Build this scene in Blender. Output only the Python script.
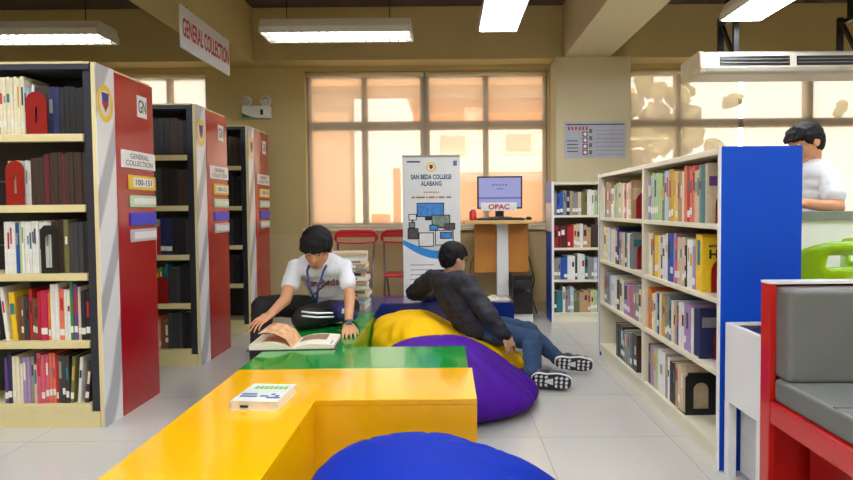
import bpy, bmesh, math, random
from mathutils import Vector, Matrix, Euler, noise
from mathutils.bvhtree import BVHTree

random.seed(7)
S = bpy.context.scene
COL = S.collection
PI = math.pi
for o in list(bpy.data.objects):
    bpy.data.objects.remove(o)

# ------------------------------------------------------------------ camera
FPX, EYE = 570.0, 1.08
cam = bpy.data.cameras.new('camera')
cam.sensor_fit = 'HORIZONTAL'; cam.sensor_width = 36.0
cam.lens = FPX * 36.0 / 853.0
cam.shift_x = -20.5 / 853.0
cam.shift_y = -12.0 / 853.0
cam.clip_start = 0.05; cam.clip_end = 300
camo = bpy.data.objects.new('camera', cam); COL.objects.link(camo)
camo.matrix_world = (Matrix.Translation((0, 0, EYE)) @ Matrix.Rotation(math.radians(90 - 2.0), 4, 'X')
                     @ Matrix.Rotation(math.radians(-0.5), 4, 'Z'))
S.camera = camo

# ------------------------------------------------------------------ sky, sun, exposure
world = bpy.data.worlds.new('sky'); S.world = world; world.use_nodes = True
wn = world.node_tree.nodes; wl = world.node_tree.links; wn.clear()
wo = wn.new('ShaderNodeOutputWorld'); bg = wn.new('ShaderNodeBackground')
sky = wn.new('ShaderNodeTexSky'); sky.sky_type = 'HOSEK_WILKIE'; sky.turbidity = 6.0
sky.sun_direction = (-0.35, -0.5, 0.75)
bg.inputs['Strength'].default_value = 9.0
hz = wn.new('ShaderNodeMix'); hz.data_type = 'RGBA'; hz.inputs[0].default_value = .7; hz.inputs[7].default_value = (.42, .41, .39, 1)   # bright hazy overcast
wl.new(sky.outputs[0], hz.inputs[6]); wl.new(hz.outputs[2], bg.inputs[0]); wl.new(bg.outputs[0], wo.inputs[0])
sun = bpy.data.lights.new('sun', 'SUN'); sun.energy = 9.5; sun.angle = 0.01; sun.color = (1, .97, .92)
suno = bpy.data.objects.new('sun', sun); COL.objects.link(suno)
suno.rotation_euler = Vector((0.35, 0.6, -0.75)).to_track_quat('-Z', 'Y').to_euler()
LAMP = 27.0            # emission of the fluorescent fittings
S.view_settings.view_transform = 'Standard'
S.view_settings.look = 'None'
S.view_settings.gamma = 1.0
S.view_settings.use_curve_mapping = False
S.view_settings.exposure = 0.0

# ------------------------------------------------------------------ materials
def lin(h):
    if isinstance(h, str):
        h = h.lstrip('#'); c = [int(h[i:i + 2], 16) / 255 for i in (0, 2, 4)]
    else:
        c = [x / 255 for x in h]
    return tuple((x / 12.92 if x <= .04045 else ((x + .055) / 1.055) ** 2.4) for x in c) + (1,)

_M = {}
def mat(name, col, rough=.5, metal=0, spec=.5, coat=0, var=.08, scale=9, bump=0, bscale=200, emit=0, sheen=0):
    if name in _M: return _M[name]
    m = bpy.data.materials.new(name); m.use_nodes = True
    nt = m.node_tree; b = nt.nodes['Principled BSDF']
    c = lin(col)
    b.inputs['Roughness'].default_value = rough
    b.inputs['Metallic'].default_value = metal
    b.inputs['Specular IOR Level'].default_value = spec
    b.inputs['Coat Weight'].default_value = coat
    b.inputs['Coat Roughness'].default_value = .08
    if sheen: b.inputs['Sheen Weight'].default_value = sheen
    tc = nt.nodes.new('ShaderNodeTexCoord')
    n = nt.nodes.new('ShaderNodeTexNoise'); n.inputs['Scale'].default_value = scale; n.inputs['Detail'].default_value = 4
    nt.links.new(tc.outputs['Object'], n.inputs['Vector'])
    mr = nt.nodes.new('ShaderNodeMapRange'); mr.inputs[1].default_value = .3; mr.inputs[2].default_value = .7
    mr.inputs[3].default_value = 1 - var; mr.inputs[4].default_value = 1 + var
    nt.links.new(n.outputs[0], mr.inputs[0])
    mx = nt.nodes.new('ShaderNodeMix'); mx.data_type = 'RGBA'; mx.blend_type = 'MULTIPLY'; mx.inputs[0].default_value = 1
    mx.inputs[6].default_value = c
    cb = nt.nodes.new('ShaderNodeCombineColor')
    for k in range(3): nt.links.new(mr.outputs[0], cb.inputs[k])
    nt.links.new(cb.outputs[0], mx.inputs[7])
    nt.links.new(mx.outputs[2], b.inputs['Base Color'])
    if bump:
        bn = nt.nodes.new('ShaderNodeTexNoise'); bn.inputs['Scale'].default_value = bscale; bn.inputs['Detail'].default_value = 5
        nt.links.new(tc.outputs['Object'], bn.inputs['Vector'])
        bp = nt.nodes.new('ShaderNodeBump'); bp.inputs['Strength'].default_value = bump; bp.inputs['Distance'].default_value = .004
        nt.links.new(bn.outputs[0], bp.inputs['Height']); nt.links.new(bp.outputs[0], b.inputs['Normal'])
    if emit:
        b.inputs['Emission Color'].default_value = c; b.inputs['Emission Strength'].default_value = emit
    _M[name] = m
    return m

def glow(name, col, s, base=.8):
    if name in _M: return _M[name]
    m = bpy.data.materials.new(name); m.use_nodes = True
    b = m.node_tree.nodes['Principled BSDF']
    b.inputs['Base Color'].default_value = (base, base, base, 1)
    b.inputs['Emission Color'].default_value = lin(col); b.inputs['Emission Strength'].default_value = s
    _M[name] = m; return m

# ------------------------------------------------------------------ mesh builder
class MB:
    def __init__(s): s.bm = bmesh.new()
    def box(s, x0, x1, y0, y1, z0, z1, M=None, mi=0):
        c = [(x0, y0, z0), (x1, y0, z0), (x1, y1, z0), (x0, y1, z0), (x0, y0, z1), (x1, y0, z1), (x1, y1, z1), (x0, y1, z1)]
        v = [s.bm.verts.new(M @ Vector(p) if M else p) for p in c]
        for f in ((3, 2, 1, 0), (4, 5, 6, 7), (0, 1, 5, 4), (1, 2, 6, 5), (2, 3, 7, 6), (3, 0, 4, 7)):
            fa = s.bm.faces.new([v[i] for i in f]); fa.material_index = mi
        return s
    def prism(s, pts, axis, a0, a1, M=None, mi=0):
        """polygon pts (2D) extruded along axis: X -> pts are (y,z); Y -> (x,z); Z -> (x,y)"""
        def P(p, a):
            q = {'X': (a, p[0], p[1]), 'Y': (p[0], a, p[1]), 'Z': (p[0], p[1], a)}[axis]
            return M @ Vector(q) if M else Vector(q)
        A = [s.bm.verts.new(P(p, a0)) for p in pts]; B = [s.bm.verts.new(P(p, a1)) for p in pts]
        n = len(pts)
        fs = [s.bm.faces.new(A), s.bm.faces.new(B[::-1])]
        for i in range(n): fs.append(s.bm.faces.new((A[i], B[i], B[(i + 1) % n], A[(i + 1) % n])))
        for f in fs: f.material_index = mi
        bmesh.ops.recalc_face_normals(s.bm, faces=fs)
        return s
    def tube(s, pts, r, n=8, closed=False):
        pts = [Vector(p) for p in pts]; rr = r if isinstance(r, (list, tuple)) else [r] * len(pts)
        L = len(pts); rings = []; up = None
        for i, p in enumerate(pts):
            a = pts[i - 1] if (i or closed) else p; b = pts[(i + 1) % L] if (i < L - 1 or closed) else p
            t = (b - a).normalized()
            if up is None:
                up = t.orthogonal().normalized()
            up = (up - t * up.dot(t))
            up = up.normalized() if up.length > 1e-6 else t.orthogonal().normalized()
            w = t.cross(up)
            rings.append([s.bm.verts.new(p + (up * math.cos(2 * PI * k / n) + w * math.sin(2 * PI * k / n)) * rr[i]) for k in range(n)])
        fs = []
        for i in range(L if closed else L - 1):
            A, B = rings[i], rings[(i + 1) % L]
            for k in range(n): fs.append(s.bm.faces.new((A[k], A[(k + 1) % n], B[(k + 1) % n], B[k])))
        if not closed: fs += [s.bm.faces.new(rings[0][::-1]), s.bm.faces.new(rings[-1])]
        bmesh.ops.recalc_face_normals(s.bm, faces=fs)
        return s
    def lathe(s, prof, c=(0, 0, 0), n=20, M=None):
        c = Vector(c); rings = []
        for r, z in prof:
            if r < 1e-6:
                q = c + Vector((0, 0, z)); rings.append([s.bm.verts.new(M @ q if M else q)])
            else:
                R = []
                for k in range(n):
                    q = c + Vector((r * math.cos(2 * PI * k / n), r * math.sin(2 * PI * k / n), z)); R.append(s.bm.verts.new(M @ q if M else q))
                rings.append(R)
        fs = []
        for A, B in zip(rings, rings[1:]):
            for k in range(n):
                a = [A[k % len(A)]] + ([A[(k + 1) % n]] if len(A) > 1 else [])
                b = ([B[(k + 1) % n]] if len(B) > 1 else []) + [B[k % len(B)]]
                if len(a + b) > 2: fs.append(s.bm.faces.new(a + b))
        for R in (rings[0], rings[-1]):
            if len(R) > 1: fs.append(s.bm.faces.new(R))
        bmesh.ops.recalc_face_normals(s.bm, faces=fs)
        return s
    def ell(s, c, r, M=None, seg=16, rings=10):
        T = Matrix.Translation(Vector(c)) @ (M.to_4x4() if M else Matrix.Identity(4)) @ Matrix.Diagonal((*([r] * 3 if isinstance(r, (int, float)) else r), 1))
        bmesh.ops.create_uvsphere(s.bm, u_segments=seg, v_segments=rings, radius=1, matrix=T)
        return s
    def cap(s, p, q, r0, r1, n=14):
        """tapered capsule"""
        p, q = Vector(p), Vector(q)
        d = q - p
        Q = d.to_track_quat('Z', 'Y').to_matrix() if d.length > 1e-6 else None
        s.ell(p, r0, Q, n, 8); s.ell(q, r1, Q, n, 8)
        if d.length > 1e-6: s.tube([p, q], [r0, r1], n)
        return s
    def build(s, name, m=None, parent=None, bevel=0, smooth=False, loc=None, seg=2):
        me = bpy.data.meshes.new(name); s.bm.to_mesh(me); s.bm.free()
        return link(name, me, m, parent, bevel, smooth, loc, seg)

def link(name, me, m=None, parent=None, bevel=0, smooth=False, loc=None, seg=2):
    for x in (m if isinstance(m, (list, tuple)) else [m]):
        if x: me.materials.append(x)
    if smooth:
        me.polygons.foreach_set('use_smooth', [True] * len(me.polygons))
    o = bpy.data.objects.new(name, me); COL.objects.link(o)
    if parent: o.parent = parent
    if loc is not None: o.location = loc
    if bevel:
        b = o.modifiers.new('bevel', 'BEVEL'); b.width = bevel; b.segments = seg; b.limit_method = 'ANGLE'; b.angle_limit = .7
    return o

def tag(o, label, cat, group=None):
    o['label'] = label; o['category'] = cat
    if group: o['group'] = group
    return o
def thing(name, label, cat, loc=(0, 0, 0), rz=0, group=None):
    o = bpy.data.objects.new(name, None); COL.objects.link(o)
    o.location = loc; o.rotation_euler = (0, 0, rz); o.empty_display_size = .1
    return tag(o, label, cat, group)
def struct(o):
    o['kind'] = 'structure'; return o
def B(*a): return MB().box(*a)

_dg = None
def ev_mesh(o):
    dg = bpy.context.evaluated_depsgraph_get()
    return bpy.data.meshes.new_from_object(o.evaluated_get(dg))
def text(name, s, w, h, M, m, parent, ext=.0006, bold=0):
    """lettering s fitted into w x h metres; local x right, y up, z out; M places it in the parent's space"""
    cu = bpy.data.curves.new(name, 'FONT'); cu.body = s; cu.align_x = 'CENTER'; cu.align_y = 'CENTER'; cu.extrude = .01; cu.resolution_u = 3
    cu.offset = bold; cu.space_line = .95
    t = bpy.data.objects.new(name, cu); COL.objects.link(t)
    me = ev_mesh(t); bpy.data.objects.remove(t)
    xs = [v.co.x for v in me.vertices]; ys = [v.co.y for v in me.vertices]
    cx, cy = (min(xs) + max(xs)) / 2, (min(ys) + max(ys)) / 2
    sx, sy = w / max(1e-6, max(xs) - min(xs)), h / max(1e-6, max(ys) - min(ys))
    for v in me.vertices:
        v.co = M @ Vector(((v.co.x - cx) * sx, (v.co.y - cy) * sy, (ext if v.co.z > 0 else 0)))
    return link(name, me, m, parent)
def frame(o, x, y):
    """matrix with origin o, text x axis, text y axis"""
    x, y = Vector(x).normalized(), Vector(y).normalized(); z = x.cross(y)
    return Matrix(((x.x, y.x, z.x, o[0]), (x.y, y.y, z.y, o[1]), (x.z, y.z, z.z, o[2]), (0, 0, 0, 1)))
def V(u, v, d): return Vector(((u - 447) * d / FPX, d, EYE - (v - 207) * d / FPX))

# common materials
m_wall = mat('ochre paint', (202, 182, 126), .75, var=.03, scale=2, bump=.05)
m_wall_c = mat('pale column and beam', (212, 200, 164), .75, var=.03, scale=2, bump=.05)  # paler and greyer than the other walls; column and right beam
m_wall_b = mat('cream paint', (208, 186, 138), .75, var=.03, scale=2, bump=.05)
m_dark = mat('gunmetal', (52, 54, 66), .4, .3, var=.05)
m_cream = mat('cream steel', (226, 211, 158), .38, coat=.2, var=.03)
m_white = mat('white laminate', (232, 232, 230), .3, coat=.3, var=.02)
m_ivory = mat('ivory laminate', (232, 224, 200), .35, coat=.2, var=.03)
m_blue = mat('blue laminate', (2, 72, 190), .4, spec=.3, coat=.05, var=.03)
m_red = mat('red metal', (190, 14, 24), .3, coat=.4, var=.05)
m_black = mat('black plastic', (22, 22, 26), .4, var=.1)
m_grey = mat('grey plastic', (150, 150, 148), .5)
m_steel = mat('steel tube', (140, 138, 136), .3, .9)
m_alu = mat('aluminium', (150, 140, 128), .45, .4)
m_paper = mat('paper', (236, 228, 206), .8, var=.05, scale=60)
m_redletter = mat('red letters', (190, 20, 50), .5, var=0)
m_blackletter = mat('black letters', (24, 24, 34), .5, var=0)
# ================================================================== THE SETTING
def floor_mat():
    m = bpy.data.materials.new('glossy floor tiles'); m.use_nodes = True
    nt = m.node_tree; b = nt.nodes['Principled BSDF']
    tc = nt.nodes.new('ShaderNodeTexCoord')
    br = nt.nodes.new('ShaderNodeTexBrick'); br.offset = 0
    br.inputs['Color1'].default_value = lin((206, 203, 196)); br.inputs['Color2'].default_value = lin((198, 196, 189))
    br.inputs['Mortar'].default_value = lin((176, 173, 166)); br.inputs['Scale'].default_value = 1
    br.inputs['Mortar Size'].default_value = .0025; br.inputs['Brick Width'].default_value = .6; br.inputs['Row Height'].default_value = .6
    mp = nt.nodes.new('ShaderNodeMapping'); mp.inputs['Location'].default_value = (.17, -.24, 0)
    nt.links.new(tc.outputs['Object'], mp.inputs[0]); nt.links.new(mp.outputs[0], br.inputs['Vector'])
    n = nt.nodes.new('ShaderNodeTexNoise'); n.inputs['Scale'].default_value = 3; n.inputs['Detail'].default_value = 6
    nt.links.new(tc.outputs['Object'], n.inputs[0])
    mx = nt.nodes.new('ShaderNodeMix'); mx.data_type = 'RGBA'; mx.blend_type = 'MULTIPLY'; mx.inputs[0].default_value = .12
    nt.links.new(br.outputs[0], mx.inputs[6]); nt.links.new(n.outputs[0], mx.inputs[7]); nt.links.new(mx.outputs[2], b.inputs['Base Color'])
    b.inputs['Roughness'].default_value = .09; b.inputs['Specular IOR Level'].default_value = .6
    return m
RX0, RX1, RY0, WY, CZ = -4.6, 5.0, -3.2, 6.0, 3.087
struct(B(RX0 - .2, RX1 + .2, RY0 - .2, WY + .3, -.1, 0).build('floor', floor_mat()))
m_ceil = mat('dark ceiling paint', (92, 76, 72), .8, var=.06)
struct(B(RX0 - .2, RX1 + .2, RY0 - .2, WY + .3, CZ, CZ + .1).build('ceiling', m_ceil))
SILL, WTOP = .88, 2.515
WIN = [(-3.45, -2.50), (-1.475, 1.075), (1.90, 4.60)]
w = MB()
w.box(RX0, RX1, WY, WY + .2, 0, SILL); w.box(RX0, RX1, WY, WY + .2, WTOP, CZ)
xs = [RX0] + [x for p in WIN for x in p] + [RX1]
for a, b in zip(xs[::2], xs[1::2]): w.box(a, b, WY, WY + .2, SILL, WTOP)
struct(w.build('wall_back', m_wall))
struct(B(RX0 - .15, RX0, RY0, WY + .2, 0, CZ).build('wall_left', m_wall))
struct(B(RX1, RX1 + .15, RY0, WY + .2, 0, CZ).build('wall_right', m_wall))
struct(B(RX0, RX1, RY0 - .15, RY0, 0, CZ).build('wall_front', m_wall))
# dado below the sills, beams, column
struct(MB().box(RX0, 1.05, WY - .012, WY, 0, SILL - .06).build('trim_1', m_wall_b))
struct(B(RX0, RX1, 5.74, WY + .05, 2.563, CZ).build('trim_2', m_wall, bevel=.004))
struct(B(-2.23, -1.917, RY0, 5.74, 2.563, CZ).build('trim_3', m_wall, bevel=.004))
struct(B(1.17, 1.63, RY0, 5.74, 2.563, CZ).build('trim_4', m_wall_c, bevel=.004))
struct(B(1.09, 1.83, 5.68, WY + .02, 0, 2.563).build('trim_5', m_wall_c, bevel=.004))
for k, (a, b) in enumerate(WIN):
    struct(B(a - .03, b + .03, WY - .06, WY + .02, SILL - .03, SILL).build('trim_%d' % (6 + k), m_ivory, bevel=.004))
struct(B(RX0, 1.05, WY - .024, WY - .012, 0, .09).build('baseboard_back', mat('skirting', (190, 170, 125), .5)))

def blind_mat():
    m = bpy.data.materials.new('sheer roller blind'); m.use_nodes = True
    nt = m.node_tree; nt.nodes.clear()
    out = nt.nodes.new('ShaderNodeOutputMaterial')
    tr = nt.nodes.new('ShaderNodeBsdfTransparent'); tr.inputs[0].default_value = lin((250, 245, 238))
    tl = nt.nodes.new('ShaderNodeBsdfTranslucent'); tl.inputs[0].default_value = lin((238, 226, 208))
    df = nt.nodes.new('ShaderNodeBsdfDiffuse'); df.inputs[0].default_value = lin((228, 214, 196))
    m1 = nt.nodes.new('ShaderNodeMixShader'); m1.inputs[0].default_value = .45
    nt.links.new(tl.outputs[0], m1.inputs[1]); nt.links.new(df.outputs[0], m1.inputs[2])
    m2 = nt.nodes.new('ShaderNodeMixShader')
    tc = nt.nodes.new('ShaderNodeTexCoord'); wv = nt.nodes.new('ShaderNodeTexWave'); wv.inputs['Scale'].default_value = 60; wv.bands_direction = 'Z'
    nt.links.new(tc.outputs['Object'], wv.inputs[0])
    mr = nt.nodes.new('ShaderNodeMapRange'); mr.inputs[3].default_value = .46; mr.inputs[4].default_value = .38
    nt.links.new(wv.outputs[0], mr.inputs[0]); nt.links.new(mr.outputs[0], m2.inputs[0])
    nt.links.new(tr.outputs[0], m2.inputs[1]); nt.links.new(m1.outputs[0], m2.inputs[2])
    nt.links.new(m2.outputs[0], out.inputs[0])
    return m
def glass_mat():
    m = bpy.data.materials.new('window glass'); m.use_nodes = True
    nt = m.node_tree; nt.nodes.clear()
    out = nt.nodes.new('ShaderNodeOutputMaterial'); tr = nt.nodes.new('ShaderNodeBsdfTransparent'); tr.inputs[0].default_value = (.93, .95, .94, 1)
    gl = nt.nodes.new('ShaderNodeBsdfGlossy'); gl.inputs['Roughness'].default_value = .02
    mx = nt.nodes.new('ShaderNodeMixShader'); mx.inputs[0].default_value = .06
    nt.links.new(tr.outputs[0], mx.inputs[1]); nt.links.new(gl.outputs[0], mx.inputs[2]); nt.links.new(mx.outputs[0], out.inputs[0])
    return m
m_blind, m_glass = blind_mat(), glass_mat()
def window(k, a, b, mull, tran, blinds, lab):
    t = bpy.data.objects.new('window_%d' % k, None); COL.objects.link(t); t['kind'] = 'structure'; t.location = (0, 0, 0)
    y0, y1 = WY + .09, WY + .14
    f = MB()
    f.box(a, b, y0, y1, WTOP - .05, WTOP); f.box(a, b, y0, y1, SILL, SILL + .05)
    f.box(a, a + .05, y0, y1, SILL + .05, WTOP - .05); f.box(b - .05, b, y0, y1, SILL + .05, WTOP - .05)
    f.build('window_frame', m_alu, t)
    B(a + .05, b - .05, y0 - .01, y1, tran - .045, tran + .045).build('transom', m_alu, t)
    for x, hw in mull: B(x - hw, x + hw, y0 - .012, y1 + .005, SILL + .05, WTOP - .05).build('mullion', m_alu, t)
    xs = [a + .05] + [x for x, hw in mull] + [b - .05]
    for p, q in zip(xs, xs[1:]):
        for z0, z1 in ((SILL + .05, tran - .045), (tran + .045, WTOP - .05)):
            B(p + .005, q - .005, WY + .115, WY + .12, z0, z1).build('pane', m_glass, t)
    for i, (p, q, l) in enumerate(blinds):
        r = thing('roller_blind', l, 'blind', (0, 0, 0), 0, 'sheer roller blinds over the windows')
        MB().tube([(p, WY + .03, WTOP - .03), (q, WY + .03, WTOP - .03)], .022, 12).build('roller', m_ivory, r, smooth=True)
        B(p + .005, q - .005, WY + .046, WY + .048, SILL + .02, WTOP - .03).build('fabric', m_blind, r)
        B(p + .005, q - .005, WY + .038, WY + .056, SILL + .005, SILL + .03).build('bottom_bar', m_ivory, r)
TR = 1.08 + 82 * 6.1 / 570
window(1, *WIN[0], [(-2.93, .025)], TR, [(-3.43, -2.52, 'peach roller blind over the narrow window behind the red bookcases')], '')
window(2, *WIN[1], [(-.865, .03), (-.225, .05), (.42, .03)], TR,
       [(-1.455, -.232, 'sheer peach roller blind behind the red folding chairs'), (-.212, 1.055, 'sheer peach roller blind behind the catalogue computer')], '')
window(3, *WIN[2], [(2.46, .03), (3.85, .04)], TR,
       [(1.92, 3.085, 'sheer tan roller blind beside the column with the notice'), (3.13, 4.58, 'sheer tan roller blind behind the standing boy in white')], '')

# ================================================================== OUTSIDE
m_ow = mat('sunlit white render', (240, 232, 220), .8, var=.03, scale=1)
m_oo = mat('orange render', (196, 116, 40), .8, var=.04, scale=1)
m_op = mat('peach render', (196, 146, 108), .8, var=.04, scale=1)
struct(B(-40, 40, 6.4, 60, -.6, -.5).build('ground_outside', mat('pale paving', (205, 196, 180), .9)))
bd = thing('building', 'white building with an orange storey across the yard outside the window', 'building', (2, 19, -.5))
B(-9, 4.2, 0, 6, 0, 2.75).build('ground_storey', m_ow, bd)
B(-3.3, 4.2, -.3, 6, 2.75, 3.1).build('ledge', m_ow, bd)
B(-3.1, 4.2, .2, 6, 4.35, 5.25).build('upper_band', m_oo, bd)
B(-3.1, 4.2, .25, 6, 3.1, 4.35).build('upper_storey', m_ow, bd)
B(-3.3, 4.2, -.2, 6.2, 5.25, 5.45).build('roof_edge', m_op, bd)
B(-2.4, 4.2, -.15, .1, .3, 2.45).build('lower_band', m_oo, bd)
for i in range(3): 
    f = B(-2.3 + i * 2.2, -1.3 + i * 2.2, .17, .26, 3.4, 4.1).build('window_frame', m_ow, bd)
    B(-2.22 + i * 2.2, -1.38 + i * 2.2, .13, .17, 3.48, 4.02).build('pane', mat('dull glazing', (190, 170, 150), .2), f)
for i in range(2):
    B(-6.4 + i * 1.9, -5.8 + i * 1.9, -.06, .05, 0, 1.4).build('door', m_oo, bd)
op = thing('covered_walkway', 'peach walkway wall and pillar just outside, behind the red folding chairs', 'walkway', (-1.9, 9.5, -.5))
B(-.5, .3, 0, .5, 0, 3.6).build('pillar', m_op, op)
B(-1.2, 4.5, -.3, .8, 3.55, 4.6).build('roof_slab', m_op, op)
B(1.0, 1.12, .1, .22, 0, 2.26).build('downpipe', m_oo, op)
tm = mat('leaf green', (120, 112, 70), .8, var=.3, scale=12); bk = mat('bark', (120, 95, 70), .9)
for i, (x, y, h, l) in enumerate([(4.4, 12.5, 4.6, 'leafy tree outside, seen through the blind beside the notice'), (10.8, 13.0, 5.0, 'leafy tree outside, seen above the standing boy'), (16.5, 14.0, 4.5, 'leafy tree outside at the far end of the yard')]):
    t = thing('tree', l, 'tree', (x, y, -.5), 0, 'trees in the yard')
    MB().tube([(0, 0, 0), (.05, 0, h * .5), (0, .1, h * .7)], [.14, .1, .06], 8).build('trunk', bk, t)
    c = MB(); rnd = random.Random(i)
    for k in range(80):
        p = Vector((rnd.gauss(0, .62), rnd.gauss(0, .5), h * .72 + rnd.gauss(0, .55)))
        bmesh.ops.create_icosphere(c.bm, subdivisions=2, radius=rnd.uniform(.10, .24), matrix=Matrix.Translation(p))
    for v in c.bm.verts: v.co += noise.noise_vector(v.co * 9) * .12
    c.build('crown', tm, t)

# ================================================================== LAMPS
m_tube = glow('fluorescent diffuser', (246, 250, 255), LAMP)
m_fit = mat('white enamel', (224, 222, 212), .4, var=.02)
def lamp(cx, cy, z, along, label, louvre, drop=None, group='fluorescent ceiling fittings'):
    """fitting 1.2 x .31 m, bottom at z; along 0: long side on x, 1: on y"""
    t = thing('fluorescent_lamp', label, 'ceiling lamp', (cx, cy, z), PI / 2 if along else 0, group)
    hl, hw, h = .6, .15, .115
    c = MB()
    c.prism([(-hw, 0), (-hw, .05), (-hw * .8, h), (hw * .8, h), (hw, .05), (hw, 0), (hw - .012, 0), (hw - .012, .03), (-hw + .012, .03), (-hw + .012, 0)], 'X', -hl, hl)
    c.build('housing', m_fit, t, bevel=.002)
    for s in (-1, 1):
        B(s * hl - .006, s * hl + .006, -hw, hw, 0, .05).build('end_cap', m_fit, t)
    if louvre:
        for y in (-.065, .065):
            MB().tube([(-hl + .03, y, .02), (hl - .03, y, .02)], .0135, 10).build('tube', glow('fluorescent tube', (246, 250, 255), LAMP * .45), t)
        l = MB(); l.box(-hl, hl, -.008, .008, .001, .028)
        for i in range(17):
            x = -hl + .05 + i * 1.1 / 16
            l.box(x - .003, x + .003, -hw + .012, hw - .012, .001, .020)
        l.build('louvre', m_fit, t)
    else:
        B(-hl + .01, hl - .01, -hw + .014, hw - .014, -.004, .02).build('diffuser', m_tube, t)
    for x in (-.42, .42):
        MB().tube([(x, 0, h), (x, 0, CZ - z)], .004, 6).build('hanging_rod', m_black, t)
lamp(-.875, 4.72, 2.485, 0, 'white louvred fluorescent fitting hanging in front of the middle window', 1)
lamp(-3.36, 4.72, 2.485, 0, 'white louvred fluorescent fitting hanging above the red bookcases', 1)
lamp(.405, 3.85, 2.44, 1, 'glowing fluorescent fitting nearest the middle, hanging end-on beside the beam', 0)
lamp(2.15, 3.60, 2.425, 1, 'glowing fluorescent fitting hanging end-on in front of the air conditioner', 0)
for x, y in ((-3.2, 2.0), (-1.0, 1.7), (.4, .9), (2.4, 1.6), (3.9, 2.6), (-3.2, -.8), (-1, -1.2), (.6, -1.6), (2.6, -.8), (4.1, .2)):  # unseen fittings, added to give the room enough light
    lamp(x, y, 2.50, 0, 'white fluorescent fitting added over the near half of the room for light, unseen', 0, group='unseen fluorescent fittings added for light')

# air conditioner under the beam
ac = thing('air_conditioner', 'long white ceiling-hung air conditioner above the blue bookcase end', 'air conditioner', (3.14, 4.55, 2.06))
pr = [(-.30, .145), (-.31, .04), (-.29, .01), (-.25, 0), (.02, 0), (.05, .03), (.05, .15), (-.26, .165)]
MB().prism(pr, 'X', -1.22, 1.22).build('casing', mat('greyish white plastic', (196, 190, 178), .4, var=.04), ac, bevel=.012, seg=3)  # casing toned to a greyish white
for s in (-1, 1): MB().prism([(p[0] * 1.02, .08 + (p[1] - .08) * 1.04) for p in pr], 'X', s * 1.24 - .025, s * 1.24 + .025).build('end_cover', mat('cream plastic', (198, 184, 156), .4), ac, bevel=.01)
n0 = Vector((0, .08, .07)).normalized()
for i in range(4):
    x0 = -1.12 + i * .57
    g = MB().prism([(-.3035, .122), (-.3105, .05), (-.29, .05), (-.29, .122)], 'X', x0, x0 + .52).build('air_outlet', m_black, ac)
    for k in range(2):
        MB().box(x0 + .01, x0 + .51, -.315, -.300, .07 + k * .025, .075 + k * .025).build('vane', mat('grey vane', (120, 118, 112), .5), g)
B(.35, .55, -.2, -.1, -.02, 0).build('sensor_box', m_fit, ac)
for x in (-.95, .0, .95):
    k = MB(); k.box(x - .02, x + .02, -.22, -.19, .13, .50); k.box(x - .02, x + .02, .02, .05, .13, .503); k.box(x - .02, x + .02, -.19, .02, .44, .47); k.prism([(-.19, .15), (-.16, .15), (.02, .44), (-.01, .44)], 'X', x - .012, x + .012)
    k.box(x - .02, x + .02, -.1, -.07, .47, CZ - 2.06)
    k.build('hanger', m_black, ac)

# hanging sign
sg = thing('hanging_sign', 'white GENERAL COLLECTION sign with red capitals hanging from the beam', 'sign', (-1.885, 4.555, 2.243))
B(-.006, .006, -.455, .455, 0, .305).build('board', mat('white acrylic', (226, 230, 240), .3, var=.01), sg)
text('lettering', 'GENERAL COLLECTION', .86, .135, frame((.0065, 0, .155), (0, 1, 0), (0, 0, 1)), m_redletter, sg, bold=.02)
for y in (-.35, .35): MB().tube([(0, y, .305), (0, y, .322)], .004, 6).build('hook', m_steel, sg)

# emergency light
em = thing('emergency_light', 'white twin-head emergency light on the ochre wall', 'emergency light', (-1.965, 6.0, 2.03))
B(-.145, .145, -.07, 0, 0, .125).build('battery_box', m_white, em, bevel=.006)
B(.045, .075, -.073, -.06, .03, .085).build('indicator_window', m_black, em)
MB().prism([(-.143, .002), (-.143, .05), (-.05, .012), (.02, .002)], 'Y', -.0725, -.06).build('green_corner', mat('green print', (20, 110, 60), .5), em)
for s in (-1, 1):
    R = Matrix.Translation((s * .1, -.03, .175)) @ Matrix.Rotation(PI / 2, 4, 'X')
    h = MB().lathe([(.02, -.03), (.05, -.01), (.055, .03), (.05, .035), (0, .03)], M=R).build('lamp_head', m_white, em, smooth=True)
    MB().lathe([(.042, .036), (.03, .045), (0, .05)], M=R).build('lens', mat('frosted lens', (205, 205, 195), .1), h, smooth=True)
    MB().tube([(s * .1, -.03, .12), (s * .1, -.03, .14)], .012, 8).build('neck', m_black, em)

# notice on the column
nt_ = thing('notice_board', 'printed white notice with rows of pictograms on the column', 'poster', (1.475, 5.678, 1.565))
B(-.305, .305, -.006, 0, 0, .36).build('sheet', mat('pale blue print', (180, 183, 200), .5), nt_)
B(-.285, .29, -.008, -.004, .325, .335).build('heading_rule', m_blackletter, nt_)
for i in range(6): B(-.27 + i * .035, -.25 + i * .035, -.008, -.004, .275, .31).build('pictogram', mat('print red', (190, 70, 80), .5), nt_)
for i in range(4):
    p = B(-.125, -.075, -.008, -.004, .03 + i * .06, .08 + i * .06).build('pictogram', mat('print plum', (110, 50, 70), .5), nt_)
    MB().lathe([(.008, 0), (.017, 0), (.017, .001), (.008, .001)], M=Matrix.Translation((-.1, -.008, .055 + i * .06)) @ Matrix.Rotation(PI / 2, 4, 'X')).build('ring', m_white, p)
for i in range(4): B(-.06, -.03, -.008, -.004, .035 + i * .07, .075 + i * .07).build('pictogram', mat('print grey', (110, 105, 105), .5), nt_)
for i in range(7): B(.0, .28, -.008, -.004, .03 + i * .04, .034 + i * .04).build('text_line', mat('print line', (120, 120, 150), .5), nt_)
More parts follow.
